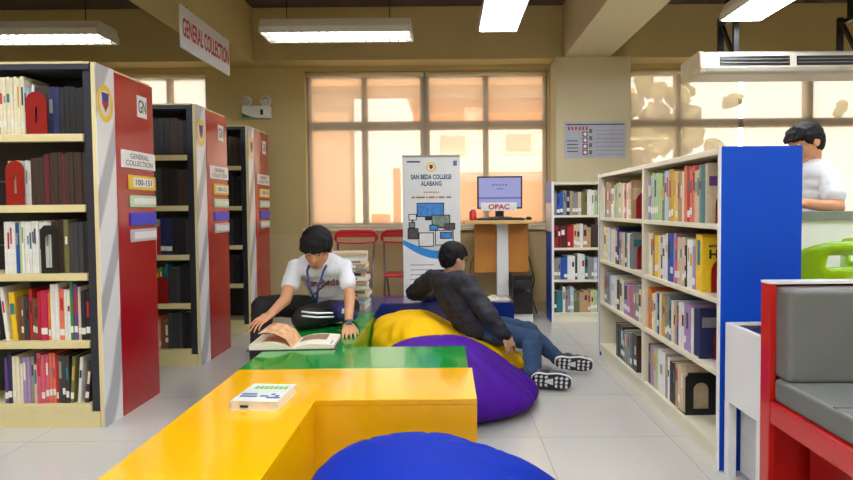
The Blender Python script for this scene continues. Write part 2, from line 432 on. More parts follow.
for i in range(4): B(-.28, -.17, -.008, -.004, .06 + i * .035, .068 + i * .035).build('text_line', m_blackletter, nt_)
# ================================================================== BOOKS
PAL = {
 'cream': (232, 222, 190), 'pale blue': (176, 196, 214), 'white': (232, 230, 226), 'black': (28, 27, 32), 'dark brown': (62, 44, 38),
 'maroon': (96, 28, 34), 'dark grey': (58, 58, 62), 'grey': (140, 140, 138), 'navy': (28, 38, 88), 'blue': (30, 84, 168), 'teal': (44, 120, 130),
 'green': (60, 128, 74), 'pale green': (176, 204, 150), 'olive': (112, 110, 62), 'yellow': (236, 196, 36), 'gold': (206, 164, 70), 'orange': (226, 120, 36),
 'red': (182, 30, 36), 'salmon': (224, 116, 92), 'pink': (214, 92, 118), 'magenta': (196, 30, 84), 'purple': (104, 66, 140), 'lilac': (166, 140, 184),
 'tan': (186, 152, 112), 'beige': (212, 192, 160), 'brown': (122, 78, 52)}
def bm_(c): return mat('cover ' + c, PAL[c], .42, coat=.15, var=.10, scale=30)
m_label = mat('spine label', (236, 234, 226), .6)
m_bend = mat('red bookend steel', (150, 4, 12), .3, coat=.3, var=.03)
ORD = ['first', 'second', 'third', 'fourth', 'fifth', 'sixth', 'seventh', 'eighth', 'ninth', 'tenth', 'eleventh', 'twelfth', 'thirteenth', 'fourteenth', 'fifteenth',
       'sixteenth', 'seventeenth', 'eighteenth', 'nineteenth', 'twentieth', 'twenty-first', 'twenty-second', 'twenty-third', 'twenty-fourth', 'twenty-fifth', 'twenty-sixth', 'twenty-seventh', 'twenty-eighth', 'twenty-ninth', 'thirtieth']
rb = random.Random(11)
def book_mesh(t, h, d, col, parent=None, detail=True):
    b = min(.0028, t * .18)
    c = MB(); c.box(0, b, 0, d, 0, h); c.box(t - b, t, 0, d, 0, h); c.box(b, t - b, 0, b, 0, h)
    o = c.build('book', bm_(col), parent, bevel=.0009, seg=1)
    B(b, t - b, b, d - .004, .003, h - .004).build('page_block', m_paper, o)
    if detail:
        if rb.random() < .42 and h > .12:
            z = rb.uniform(.02, .045); B(.001, t - .001, -.0008, .0002, z, z + .032).build('spine_label', m_label, o)
        if rb.random() < .6:
            z0 = h * rb.uniform(.45, .6); z1 = h * rb.uniform(.68, .9)
            alt = rb.choice(['white', 'cream', 'black', 'navy', 'red', 'gold', 'teal', 'grey'])
            if alt == col: alt = 'beige'
            w = rb.uniform(.12, .3) * t
            B(w, t - w, -.0008, .0002, z0, z1).build('title_panel', bm_(alt), o)
    return o
NB = [0, 0]
DARK = ('black', 'dark brown', 'dark grey', 'maroon')
def row(place, group, frm, start, run, items, into, depth=.19, anchor=0, bound=False):
    """books shoulder to shoulder; start = corner of the first book, run = unit vector of the row, into = unit vector into the shelf.
    items: (colour, thickness, height[, lean]); labelled by their count from the anchor end"""
    run, into, p = Vector(run), Vector(into), Vector(start)
    n = len(items)
    flip = run.cross(into).z < 0            # local x must be to the right of the spine
    rot = math.atan2(-into.x, into.y)
    for i, it in enumerate(items):
        col, t, h = it[:3]; lean = it[3] if len(it) > 3 else 0
        d = min(depth, h * .74) * rb.uniform(.92, 1.0)
        bv = bound and col in DARK
        o = book_mesh(t, h, d, col, None, not bv)
        if bv: o.name = 'bound_volume'
        o.rotation_euler = (0, 0, rot)
        p0 = p + into * rb.uniform(0, .006)
        if flip: p0 = p0 + run * t
        if lean:
            s = math.sin(abs(lean)) * h
            o.rotation_euler = (0, lean, rot)
            if lean < 0: p0 = p0 + run * s
            p = p + run * s
        o.location = p0
        k = i if anchor == 0 else n - 1 - i
        kd = 'bound volume' if bv else 'book'
        tag(o, '%s %s, %s from %s, %s' % (col, kd, ORD[k], frm, place), kd, group)
        p = p + run * (t + .0012)
        NB[bv] += 1
    return p
def items(spec, ht=.23, tt=.02, jt=.3, jh=.06):
    """'cream*6:.018:.28 red' -> list of (colour, thickness, height)"""
    out = []
    for w in spec.split():
        a = w.split(':'); c, _, n = a[0].partition('*'); c = c.replace('_', ' ')
        t = float(a[1]) if len(a) > 1 and a[1] else tt; h = float(a[2]) if len(a) > 2 and a[2] else ht
        for k in range(int(n or 1)):
            e = [c, t * rb.uniform(1 - jt, 1 + jt), h * rb.uniform(1 - jh, 1 + jh)]
            if len(a) > 3: e.append(float(a[3]))
            out.append(tuple(e))
    return out
def length(its): return sum(i[1] + .0012 + (math.sin(abs(i[3])) * i[2] if len(i) > 3 else 0) for i in its)
def bookend(loc, rz, label, w=.105, h=.19, m=None, slot=True, arch=False, group='red arched bookends'):
    t = thing('bookend', label, 'bookend', loc, rz, group)
    n = 12
    out = [(-w / 2, 0)] + [(-w / 2 * math.cos(PI * k / n), h - w / 2 + w / 2 * math.sin(PI * k / n)) for k in range(n + 1)] + [(w / 2, 0)]
    if not slot: out = [(-w / 2, 0), (-w / 2, h - .02), (-w / 2 + .02, h), (w / 2 - .02, h), (w / 2, h - .02), (w / 2, 0)]
    bm = bmesh.new()
    hw, hb, hh = (.006, .06, h - .075) if slot else (w * .24, .03, h - .045)
    hole = [(-hw, hb)] + [(-hw * math.cos(PI * k / n), hh - hw + hw * math.sin(PI * k / n)) for k in range(n + 1)] + [(hw, hb)]
    vs = [];
    for poly in (out, hole):
        v = [bm.verts.new((x, 0, z)) for x, z in poly]; vs.append(v)
        for a, b in zip(v, v[1:] + v[:1]): bm.edges.new((a, b))
    bmesh.ops.triangle_fill(bm, edges=bm.edges[:], use_beauty=True)
    me = bpy.data.meshes.new('plate'); bm.to_mesh(me); bm.free()
    o = link('plate', me, m or m_bend, t)
    so = o.modifiers.new('s', 'SOLIDIFY'); so.thickness = .003; so.offset = 0
    B(-w / 2, w / 2, 0, .09, 0, .002).build('foot', m or m_bend, t)
    return t

# ================================================================== RED-PANELLED BOOKCASES
def panel_mat():
    m = bpy.data.materials.new('silver swoosh print'); m.use_nodes = True
    nt = m.node_tree; b = nt.nodes['Principled BSDF']; b.inputs['Roughness'].default_value = .25; b.inputs['Coat Weight'].default_value = .3
    tc = nt.nodes.new('ShaderNodeTexCoord'); mp = nt.nodes.new('ShaderNodeMapping'); mp.inputs['Rotation'].default_value = (.55, 0, 0); mp.inputs['Scale'].default_value = (1, .9, .5)
    wv = nt.nodes.new('ShaderNodeTexWave'); wv.bands_direction = 'Y'; wv.inputs['Scale'].default_value = 2.0; wv.inputs['Distortion'].default_value = 6; wv.inputs['Detail'].default_value = 1; wv.inputs['Detail Scale'].default_value = .7
    cr = nt.nodes.new('ShaderNodeValToRGB'); cr.color_ramp.elements[0].color = lin((176, 176, 182)); cr.color_ramp.elements[1].color = lin((226, 226, 228)); cr.color_ramp.elements[0].position = .2; cr.color_ramp.elements[1].position = .45
    nt.links.new(tc.outputs['Object'], mp.inputs[0]); nt.links.new(mp.outputs[0], wv.inputs[0]); nt.links.new(wv.outputs[0], cr.inputs[0]); nt.links.new(cr.outputs[0], b.inputs['Base Color'])
    return m
m_panel = panel_mat()
m_redp = mat('red lacquer panel', (164, 6, 20), .18, coat=.5, var=.04, scale=2)
SH_Z = (1.46, 1.112, .772, .434, .114)
CX = -1.712
def bookcase(y0, label, which):
    """double sided; front at y0, right end at CX; origin at base"""
    D, W, H = .52, .88, 1.807
    t = thing('bookcase', label, 'bookcase', (CX, y0, 0), 0, 'red-panelled bookcases')
    for x in (-W, -.070):
        for y in (.012, D - .062): B(x, x + .045, y, y + .05, .03, H - .01).build('upright', m_dark, t)
    B(-.025, -.004, .002, D - .002, 0, H).build('side_frame', m_cream, t)
    B(-W - .02, -.03, 0, D, H - .032, H).build('top_board', m_dark, t)
    B(-W - .02, -.03, -.002, .0, H - .006, H + .004).build('top_edge', m_cream, t)
    for z in SH_Z:
        for y in (0, D / 2 + .01):
            s = MB(); s.box(-W, -.03 - .045, y + .004, y + D / 2 - .012, z - .012, z); 
            ylip = y + .002 if y == 0 else y + D / 2 - .014
            s.box(-W, -.03 - .042, ylip, ylip + .012, z - .036, z + .001)
            s.build('shelf', m_cream, t, bevel=.002)
    for y in (0.004, D - .02): B(-W, -.03, y, y + .016, 0, SH_Z[-1] - .036).build('kick_plate', m_cream, t)
    B(-W + .03, -.075, D / 2 - .004, D / 2 + .004, .1, H - .03).build('centre_divider', mat('dark mesh', (40, 40, 44), .6), t)
    for z in SH_Z[:4]: MB().tube([(-W + .04, D / 2 - .010, z + .13), (-.075, D / 2 - .010, z + .13)], .003, 6).build('back_rail', m_steel, t)
    # end panel, silver front half and red rear half
    B(-.004, 0, 0, .155, 0, H).build('end_panel', m_panel, t)
    B(-.004, .004, .155, D + .01, 0, H - .012).build('red_panel', m_redp, t)
    X = (0, 1, 0); Z = (0, 0, 1)
    # crest: gold ring, white field, blue-and-red shield
    R = Matrix.Translation((.0004, .072, 1.62)) @ Matrix.Rotation(PI / 2, 4, 'Y')
    sc = Matrix.Diagonal((1.4, 1, 1, 1))
    c = MB().lathe([(0, 0), (.068, 0), (.068, .001), (0, .001)], n=28, M=R @ sc).build('crest', mat('crest gold', (226, 190, 70), .4), t)
    MB().lathe([(0, .001), (.046, .001), (.046, .0018), (0, .0018)], n=28, M=R @ sc).build('crest_field', mat('crest field', (224, 214, 196), .4), c)
    sh = [(-.026, .03), (.026, .03), (.026, -.006), (0, -.042), (-.026, -.006)]
    MB().prism([(.072 + a, 1.62 + b) for a, b in sh], 'X', .002, .0032).build('crest_shield', mat('crest red', (176, 40, 60), .4), c)
    MB().prism([(.072 + a, 1.62 + b) for a, b in [(-.03, .052), (.03, .052), (.024, .008), (-.024, .008)]], 'X', .002, .0036).build('crest_chief', mat('crest blue', (40, 50, 140), .4), c)
    def plate(nm, y0_, y1_, z0, z1, m, s=None, lm=None, out=.012):
        p = B(.004, out, y0_, y1_, z0, z1).build(nm, m, t, bevel=.003)
        if s: text('lettering', s, (y1_ - y0_) * .8, (z1 - z0) * (.62 if '\n' not in s else .7), frame((out + .0004, (y0_ + y1_) / 2, (z0 + z1) / 2), X, Z), lm or m_blackletter, p, bold=.01)
        return p
    plate('sign_plate', .36, .46, 1.60, 1.72, m_white, 'GN', m_blackletter, .008)
    plate('sign_plate', .19, .53, 1.31, 1.405, m_white, 'GENERAL\nCOLLECTION', mat('mauve ink', (110, 90, 110), .5))
    plate('label_holder', .25, .53, 1.195, 1.275, mat('yellow plastic', (232, 190, 40), .35), None)
    plate('call_number', .29, .50, 1.21, 1.262, m_white, '100-151', m_blackletter, .0145)
    plate('label_holder', .26, .53, 1.10, 1.165, mat('pale green plastic', (176, 214, 176), .35), None)
    plate('call_number', .29, .52, 1.115, 1.15, m_white, None, None, .0145)
    plate('label_holder', .26, .53, 1.0, 1.07, mat('blue plastic', (52, 60, 200), .35), None)
    plate('label_holder', .26, .53, .91, .98, mat('silver plastic', (186, 180, 184), .3), None)
    plate('call_number', .29, .52, .925, .965, m_white, None, None, .0145)
    return t
bookcase(2.81, 'nearest red-panelled bookcase, whole end panel in view', 0)
bookcase(3.925, 'middle one of the three red-panelled bookcases, behind the nearest', 1)
bookcase(4.95, 'farthest red-panelled bookcase, below the emergency light', 2)

rows = ['top shelf', 'second shelf', 'third shelf', 'fourth shelf', 'lowest shelf']
def left_row(k, case, y0, vis, spec, **kw):
    g = 'books on the ' + rows[k] + ' of the ' + case
    its = items(spec, **kw)
    end = CX - .079
    while end - length(its[1:]) < vis: its = its[1:]          # what would stand out of sight
    x = end - length(its)
    row('%s of %s' % (rows[k], case), g, 'its end panel', (x, y0 + .03, SH_Z[k]), (1, 0, 0), its, (0, 1, 0), anchor=1, depth=.2, bound=k < 3 or case != c1)
c1 = 'nearest red bookcase'
left_row(0, c1, 2.81, -2.22, 'grey*2:.02:.2 cream*7:.0165:.285 pale_blue*3:.012:.235 white:.012:.25 dark_brown*2:.035:.24 navy*2:.025:.235 black*5:.023:.235', jh=.02, jt=.1)
left_row(1, c1, 2.81, -2.22, 'cream*2:.018:.225 yellow:.016:.225 pale_blue*2:.014:.22 white*2:.013:.22 dark_brown*3:.022:.235 maroon:.022:.26 dark_brown*3:.02:.265 maroon:.02:.26 dark_brown*5:.0195:.26', jh=.02, jt=.12)
left_row(2, c1, 2.81, -2.22, 'white*4:.0135:.255 blue:.014:.25 pale_green:.014:.255 white*12:.0112:.258 dark_brown*3:.02:.265 olive:.026:.265 dark_grey*3:.022:.255 black:.022:.255', jh=.015, jt=.08)
left_row(3, c1, 2.81, -2.30, 'teal:.02:.24 black:.024:.21 dark_grey:.018:.22 white:.018:.265:-.10 yellow:.027:.245:-.06 brown*2:.013:.22 dark_grey*2:.012:.22 red*1:.016:.255 brown*2:.012:.21 red:.016:.25 magenta*1:.034:.25 orange:.012:.25 white*2:.02:.28 salmon:.024:.26 white*2:.014:.25 green:.014:.285 purple:.022:.28 beige:.014:.27 black*2:.024:.25', jh=.02, jt=.1)
left_row(4, c1, 2.81, -2.22, 'grey*2:.016:.23 cream:.012:.19 salmon:.013:.2 purple*4:.0165:.235 navy:.02:.25 cream*2:.017:.24 white*1:.014:.2 lilac*2:.018:.235 grey:.016:.24 beige:.014:.2 pink*3:.019:.25 salmon*2:.016:.255 red:.014:.25 dark_grey*3:.017:.24 olive:.018:.24:.07 white:.015:.235:.08 dark_brown:.018:.21:.12', jh=.02, jt=.1)
def rbk(u, v, d): 
    p = V(u, v, d); return p
bookend((-2.016, 2.815 + .008, SH_Z[0]), 0, 'red arched bookend, top shelf of nearest red bookcase', w=.104, h=.21)
bookend((-2.131, 2.815 + .008, SH_Z[1]), 0, 'red arched bookend, second shelf of nearest red bookcase', w=.092, h=.22)
bookend((-1.973, 2.815 + .008, SH_Z[2]), 0, 'black bookend with a pale picture, third shelf of nearest red bookcase', w=.085, h=.24, m=m_black, slot=False, group='black bookends')
c2 = 'middle red bookcase'
left_row(0, c2, 3.925, -2.10, 'dark_grey*2:.03:.24 black*3:.034:.255 dark_brown*3:.03:.25 black*1:.034:.24', jh=.04)
left_row(1, c2, 3.925, -2.10, 'maroon:.02:.2 dark_grey*3:.036:.26 black*3:.034:.26 dark_brown*2:.03:.25', jh=.03)
left_row(2, c2, 3.925, -2.10, 'white:.03:.24 red:.02:.2 navy*2:.034:.25 black*3:.035:.26 dark_grey*1:.03:.25', jh=.03)
left_row(3, c2, 3.925, -2.10, 'white:.02:.22 cream*1:.025:.24:.05 yellow:.018:.22:.05 green:.016:.25:.06 teal:.014:.27:.08 dark_grey*2:.032:.25 black*2:.032:.26', jh=.03)
left_row(4, c2, 3.925, -2.10, 'white:.02:.2 red:.014:.22:.04 cream:.014:.2 salmon:.014:.22 brown*2:.02:.2 dark_grey*3:.034:.25 black*2:.03:.25', jh=.03)
bookend((-2.085, 3.925 + .012, SH_Z[2]), 0, 'red arched bookend, third shelf of middle red bookcase', w=.10, h=.2)
bookend((-1.985, 3.925 + .012, SH_Z[3]), 0, 'red arched bookend, fourth shelf of middle red bookcase', w=.09, h=.19)
bookend((-2.12, 3.925 + .012, SH_Z[1]), 0, 'red arched bookend, second shelf of middle red bookcase', w=.09, h=.2)
c3 = 'farthest red bookcase'
for k, sp in enumerate(('black*2:.04:.25 dark_brown*3:.038:.25', 'dark_brown*2:.04:.24 black*3:.042:.25', 'dark_grey*3:.04:.23 black*2:.042:.25', 'dark_brown*3:.042:.24 black*2:.036:.25')):
    left_row(k, c3, 4.95, -1.99, sp)

# ================================================================== WHITE BOOKCASES WITH BLUE ENDS
WZ = (.09, .40, .70, 1.005)
def low_case(t, L, D, H=1.313, bays=2):
    """local: front on y=0 facing -y, x from 0 to L, blue ends"""
    m = m_ivory
    for x in (0, L - .018): pass
    B(.02, L - .02, 0, D, H - .025, H).build('top_board', m, t, bevel=.002)
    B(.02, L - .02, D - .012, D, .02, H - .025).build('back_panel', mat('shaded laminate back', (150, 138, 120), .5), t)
    for z in WZ: B(.02, L - .02, .004, D - .012, z - .022, z).build('shelf', m, t, bevel=.002)
    B(.02, L - .02, .015, .03, 0, WZ[0] - .022).build('kick_plate', m, t)
    for i in range(1, bays):
        x = L * i / bays
        B(x - .012, x + .012, .002, D - .012, .07, H - .025).build('divider', m, t)
    for x in (0, L - .02):
        e = B(x, x + .02, 0, D, 0, H + .004).build('end_panel', m_blue, t)
        xi = x + .02 if x == 0 else x - .003
        B(xi, xi + .003, .003, D - .012, .03, H - .025).build('inner_lining', m, e)
        B(x - .001, x + .021, -.004, .0, 0, H + .005).build('edge_strip', m_white, e)
    return t
# long one on the right: front faces -x at X = 1.10, from Y 2.288 to 4.13 ; local x -> -Y
FX, Y0, Y1 = 1.10, 2.288, 4.13
L = Y1 - Y0
rc = thing('bookcase', 'long white bookcase with a bright blue end, facing the bean bags', 'bookcase', (FX, Y1, 0), -PI / 2)
low_case(rc, L, .325)
wrows = ['lowest shelf', 'third shelf', 'second shelf', 'top shelf']
def right_row(k, bay, specs, y_near=None, span=.815, **kw):
    """bay 0 near, 1 far; listed from the far end to the near end (as the photo reads, left to right)"""
    its = items(specs, **kw)
    ya = Y0 + .062 if bay == 0 else (Y0 + Y1) / 2 + .014
    if y_near: ya = y_near
    q = span / length(its); its = [(i[0], i[1] * q, *i[2:]) for i in its]
    tot = length(its)
    side = 'blue end' if bay == 0 else 'middle divider'
    pl = '%s of long white bookcase' % wrows[k]
    row(pl, 'books on the %s of the long white bookcase, %s bay' % (wrows[k], 'near' if bay == 0 else 'far'),
        'the blue end' if bay == 0 else 'the divider, far bay', (FX + .02, ya + tot, WZ[k]), (0, -1, 0), its, (1, 0, 0), anchor=1, depth=.24)
right_row(3, 0, 'lilac:.022:.225 navy:.015:.24 pale_blue:.02:.245 pale_green*5:.023:.25 olive:.025:.23 pale_blue*2:.026:.255 gold*2:.024:.255 yellow:.024:.25 beige:.024:.245 tan*2:.024:.24 cream:.02:.24 salmon:.026:.262 red:.024:.262 salmon*2:.022:.262 beige*2:.022:.24 grey*1:.02:.25 teal:.03:.26', y_near=2.48, span=0.7, jt=.15, jh=.03)
right_row(3, 1, 'cream:.024:.21 dark_grey:.02:.22 grey:.03:.22 tan*2:.028:.24 white*2:.03:.2 beige:.026:.21 pale_green*2:.03:.225 beige*2:.03:.23 cream:.03:.23 salmon:.02:.22 white:.03:.22 beige:.04:.22', y_near=3.48, span=0.6, jt=.15, jh=.03)
right_row(2, 0, 'cream*2:.024:.235 tan:.024:.24 yellow*2:.024:.225 cream:.02:.23 dark_grey:.018:.22 white*2:.026:.235 blue*2:.026:.24 lilac:.024:.24 pink:.02:.22 beige*3:.022:.23 dark_brown:.014:.2 white*2:.024:.225 lilac:.02:.2 yellow:.05:.245', y_near=2.512, span=0.665, jt=.12, jh=.03)
right_row(2, 1, 'cream:.03:.235 yellow:.026:.22 white:.03:.24 pale_blue:.026:.22 cream*2:.028:.22 navy*2:.022:.24 lilac:.028:.22 beige*2:.026:.21 navy:.022:.22 pale_green:.02:.21 white:.02:.22 teal:.02:.21', y_near=3.46, span=0.62, jt=.12, jh=.03)
right_row(1, 0, 'orange*2:.024:.225 cream*2:.026:.21 pale_blue:.024:.22 navy:.022:.21 cream:.022:.22 gold*2:.024:.215 grey*2:.03:.22 teal:.024:.21 cream:.02:.21 beige:.022:.205 lilac:.022:.21 dark_brown:.022:.2 white*2:.024:.215 lilac*3:.024:.225 white:.02:.21 navy:.05:.22', y_near=2.532, span=0.645, jt=.12, jh=.03)
right_row(1, 1, 'grey*2:.026:.215 pale_blue:.024:.21 white*2:.026:.21 dark_grey:.022:.2 cream*2:.024:.21 lilac*2:.026:.2 pink:.02:.2 grey*2:.024:.21 cream:.02:.2 tan:.02:.21', y_near=3.24, span=0.84, jt=.12, jh=.03)
right_row(0, 0, 'dark_brown:.026:.22 lilac*2:.028:.225 beige:.03:.22 pale_green:.024:.225 white*3:.03:.232 grey:.026:.225 white:.024:.22 black*2:.034:.21 tan:.03:.215 beige*2:.026:.22', y_near=2.705, span=0.47, jt=.1, jh=.02)
right_row(0, 1, 'dark_grey*3:.03:.22 teal:.024:.2 grey*2:.03:.21 teal:.024:.21 dark_brown*2:.03:.22', y_near=3.36, span=0.42, jt=.1, jh=.02)
def cover_book(loc, w, h, t, col, label, letters=None, panel=None):
    o = B(0, w, 0, t, 0, h).build('book', bm_(col), None, bevel=.001); o.location = loc
    B(.002, w + .0005, .003, t - .003, .002, h - .002).build('page_block', m_paper, o)
    if panel: B(.01, w * .93, -.0008, .0002, h * panel[1], h * panel[2]).build('cover_panel', bm_(panel[0]), o)
    for s, fx, fz, fw, fh in (letters or []):
        text('lettering', s, fw * w, fh * h, frame((w * fx, -.001, h * fz), (1, 0, 0), (0, 0, 1)), m_blackletter, o, bold=.03)
    tag(o, label, 'book'); return o
# face-out covers and bookends at the blue end and at the divider
cover_book((FX + .022, 2.462, WZ[3]), .18, .26, .014, 'beige', 'large cream book with a teal and purple cover facing the blue end', None, ('purple', .62, .78))
cover_book((FX + .018, 2.492, WZ[2]), .2, .24, .016, 'yellow', 'yellow book with black letters on its cover, behind a red bookend', [('HA', .36, .70, .42, .17), ('and', .25, .86, .22, .07)])
cover_book((FX + .018, 2.512, WZ[1]), .19, .225, .016, 'navy', 'dark blue book with a pale title panel facing out at the blue end', None, ('grey', .62, .82))
cover_book((FX + .03, 2.685, WZ[0]), .2, .225, .016, 'beige', 'beige book standing behind the black arched bookend', None, ('dark brown', .82, .88))
cover_book((FX + .02, 3.462, WZ[3]), .2, .235, .016, 'tan', 'tan book facing out beside the divider on the top shelf', None, ('beige', .5, .8))
cover_book((FX + .02, 3.442, WZ[2]), .2, .225, .016, 'grey', 'grey book facing out beside the divider on the second shelf', None, ('teal', .6, .8))
bookend((FX + .115, 2.45, WZ[3]), 0, 'red arched bookend at the blue end, top shelf of long white bookcase', w=.12, h=.14)
bookend((FX + .118, 2.48, WZ[2]), 0, 'red arched bookend in front of the yellow book, long white bookcase', w=.13, h=.155)
bookend((FX + .125, 2.50, WZ[1]), 0, 'red arched bookend beside the dark blue book, long white bookcase', w=.1, h=.15)
bookend((FX + .095, 2.668, WZ[0]), 0, 'black bookend with an arched opening on the lowest shelf', w=.15, h=.2, m=m_black, slot=False, group='black bookends')
bookend((FX + .11, 3.45, WZ[3]), 0, 'red arched bookend beside the divider, top shelf of long white bookcase', w=.13, h=.165)
bookend((FX + .10, 3.43, WZ[2]), 0, 'red arched bookend beside the divider, second shelf of long white bookcase', w=.11, h=.16)

# the low one at the back wall, facing the room
bc = thing('bookcase', 'white bookcase with a blue side against the column, facing the room', 'bookcase', (.975, 5.305, 0))
low_case(bc, .95, .3)
e = B(-.003, 0, .02, .28, .85, 1.12).build('sticker_panel', mat('pink sticker', (224, 196, 196), .4), bc)
def back_row(k, spec, **kw):
    its = items(spec, **kw)
    while length(its[:-1]) > .47: its = its[:-1]
    row('%s of back bookcase' % wrows[k], 'books on the %s of the back bookcase' % wrows[k], 'its blue side', (1.0, 5.325, WZ[k]), (1, 0, 0), its, (0, 1, 0), depth=.2)
back_row(3, 'grey:.03:.21 blue*2:.028:.21 grey:.026:.22 navy:.03:.21 tan:.026:.22 grey*2:.028:.21 beige:.03:.22 olive*2:.026:.22 white*2:.032:.235 pale_green:.028:.22 brown*2:.03:.21 dark_brown:.03:.2')
back_row(2, 'red:.03:.2 maroon*3:.032:.205 red*2:.03:.21 beige*2:.03:.22 white:.028:.215 tan*2:.03:.2 dark_brown*3:.032:.21 brown*2:.03:.2')
back_row(1, 'grey*2:.028:.21 blue*2:.03:.215 white*2:.034:.22 dark_grey:.026:.22 white*2:.032:.235 teal:.028:.22 grey*2:.03:.21 pale_blue:.028:.21 lilac*2:.03:.2 brown:.03:.2')
back_row(0, 'dark_grey:.026:.21 teal*2:.028:.2 white:.03:.235 grey*2:.03:.22 pale_blue:.03:.24 olive*2:.028:.2 tan*3:.034:.19 beige:.032:.2 pale_green:.028:.2 grey*2:.03:.22')
print('BOOKS', NB[0])
# ================================================================== SOFT SEATING BENCHES
BH = .361
def lac(n, c): return mat(n, c, .15, coat=.55, var=.03, scale=1.5)
m_yel, m_grn, m_blb = lac('yellow lacquer', (250, 184, 0)), lac('green lacquer', (16, 146, 52)), lac('blue lacquer', (20, 44, 132))
XL, XI, XR = -.945, -.502, .102
def bench(name, label, poly, m, group='lacquered block benches'):
    c = sum((Vector(p) for p in poly), Vector((0, 0))) / len(poly)
    t = thing(name, label, 'bench', (c.x, c.y, 0), 0, group)
    q = [(p[0] - c.x, p[1] - c.y) for p in poly]
    MB().prism(q, 'Z', BH - .022, BH).build('seat_board', m, t, bevel=.003, seg=2)
    MB().prism([(x * .9985, y * .9985) for x, y in q], 'Z', .012, BH - .022).build('body', m, t)
    for x, y in q:
        s = Vector((-x, -y)).normalized() * .08
        MB().lathe([(.018, 0), (.018, .012)], (x + s.x, y + s.y, 0), 10).build('foot', m_black, t)
    return t
bench('block_bench', 'glossy yellow L-shaped block bench in the foreground', [(XL, .95), (XI, .95), (XI, 2.123), (XR + .006, 2.123), (XR + .006, 2.545), (XL, 2.545)], m_yel)
bench('block_bench', 'glossy green L-shaped block bench the reading boy sits on', [(XL, 2.549), (XR - .012, 2.549), (XR - .012, 2.948), (XI, 2.948), (XI, 3.94), (XL, 3.94)], m_grn)
bench('block_bench', 'dark blue L-shaped block bench behind the bean bags', [(XL, 3.944), (XI, 3.944), (XI, 4.314), (.507, 4.314), (.507, 4.68), (XL, 4.68)], m_blb)

# ================================================================== BEAN BAGS
def sst(a, b, x):
    t = max(0, min(1, (x - a) / (b - a))); return t * t * (3 - 2 * t)
def bean_bag(label, c, r, h, m, seed, warp=None, clamp=None, apex=(0, 0), pw=2.4):
    t = thing('bean_bag', label, 'bean bag', (c[0], c[1], 0), 0, 'bean bags')
    NU, NV = 96, 48; bm = bmesh.new(); rnd = random.Random(seed); ph = rnd.random() * 6
    def pt(a, b):
        """a around, b from 0 (bottom) to 1 (top)"""
        el = (b - .5) * PI
        rr = abs(math.cos(el)) ** (.42 if b < .5 else .72); zz = math.sin(el)
        z = (zz * .5 + .5) ** 1.35
        seam = abs(math.sin(3 * (a + ph)))
        rad = rr * (1 - .035 * (1 - seam) ** 3 * max(0, min(1, (.8 - b) * 4)) * min(1, b * 4))
        x = math.cos(a) * r[0] * rad + apex[0] * z ** 2; y = math.sin(a) * r[1] * rad + apex[1] * z ** 2
        p = Vector((x, y, z * h))
        q = Vector((x * 3.2, y * 3.2, z * h * 5 + seed * 7))
        p += Vector((x, y, (z - .3) * h)).normalized() * (noise.noise(q) * .025 * (b > .05))
        fold = noise.noise(Vector((math.cos(a) * 5 + seed, math.sin(a) * 5, z * 1.5)))
        p += Vector((math.cos(a), math.sin(a), .6)) * (max(0, 1 - abs(fold) * 7) * -.024 + .005) * (.3 + z) * max(0, min(1, (1 - z) * 5))
        if warp: p = warp(p)
        if clamp: 
            w = p + Vector((c[0], c[1], 0)); w = clamp(w); p = w - Vector((c[0], c[1], 0))
        p.z = max(.001, p.z)
        return p
    G = [[bm.verts.new(pt(2 * PI * i / NU, j / NV)) for i in range(NU)] for j in range(1, NV)]
    bot, top = bm.verts.new(pt(0, 0)), bm.verts.new(pt(0, 1))
    for A, Bq in zip(G, G[1:]):
        for i in range(NU): bm.faces.new((A[i], A[(i + 1) % NU], Bq[(i + 1) % NU], Bq[i]))
    for i in range(NU):
        bm.faces.new((bot, G[0][(i + 1) % NU], G[0][i])); bm.faces.new((top, G[-1][i], G[-1][(i + 1) % NU]))
    me = bpy.data.meshes.new('cover'); bm.to_mesh(me); bm.free()
    link('cover', me, m, t, smooth=True)
    for k in range(6):
        a = PI * k / 3 - ph
        pts = [pt(a, j / 30) for j in range(3, 23)]
        MB().tube(pts, .0028, 6).build('seam', m, t, smooth=True)
    return t
def fab(n, c): return mat(n, c, .62, spec=.15, var=.05, scale=6, bump=.08, bscale=900)
def cl_purple(w):
    if w.x < .105 and w.y < 2.965:
        if w.z < BH + .02:
            if .105 - w.x < 2.965 - w.y and w.y < 2.9: w.x = .105
            else: w.y = 2.965
    return w
def wp_purple(p):
    p.z *= 1 - .42 * sst(-.05, .5, p.x) ; return p
bean_bag('purple bean bag slumped against the green bench, nearest the shoes', (.06, 3.165), (.455, .46), .318, fab('purple nylon', (76, 18, 150)), 3, wp_purple, cl_purple, apex=(-.12, .1))
def cl_yellow(w):
    w.x = max(w.x, XI + .006) if w.z < BH else w.x
    w.y = min(w.y, 4.30)
    return w
def wp_yellow(p):
    
    p.z *= 1 - .34 * sst(-.2, .12, p.x) - .22 * sst(.25, .55, p.x)
    w = p + Vector((.0, 3.83, 0))               # dented by the boy lying on it
    for a, b, r in ((Vector((-.02, 3.93, .52)), Vector((.22, 3.83, .30)), .135), (Vector((.22, 3.79, .26)), Vector((.535, 3.60, .232)), .088), (Vector((.24, 3.87, .26)), Vector((.55, 3.86, .235)), .088)):
        ab = (b - a); t = max(0, min(1, (w - a).xy.dot(ab.xy) / ab.xy.length_squared)); c_ = a + ab * t; dd = (w - c_).xy.length
        if dd < r: w.z = min(w.z, max(.02, c_.z - math.sqrt(r * r - dd * dd)))
    p.z = w.z
    return p
bean_bag('bright yellow bean bag under the reclining boy', (.0, 3.83), (.54, .46), .37, fab('yellow nylon', (244, 190, 12)), 5, wp_yellow, cl_yellow, apex=(-.15, .05))
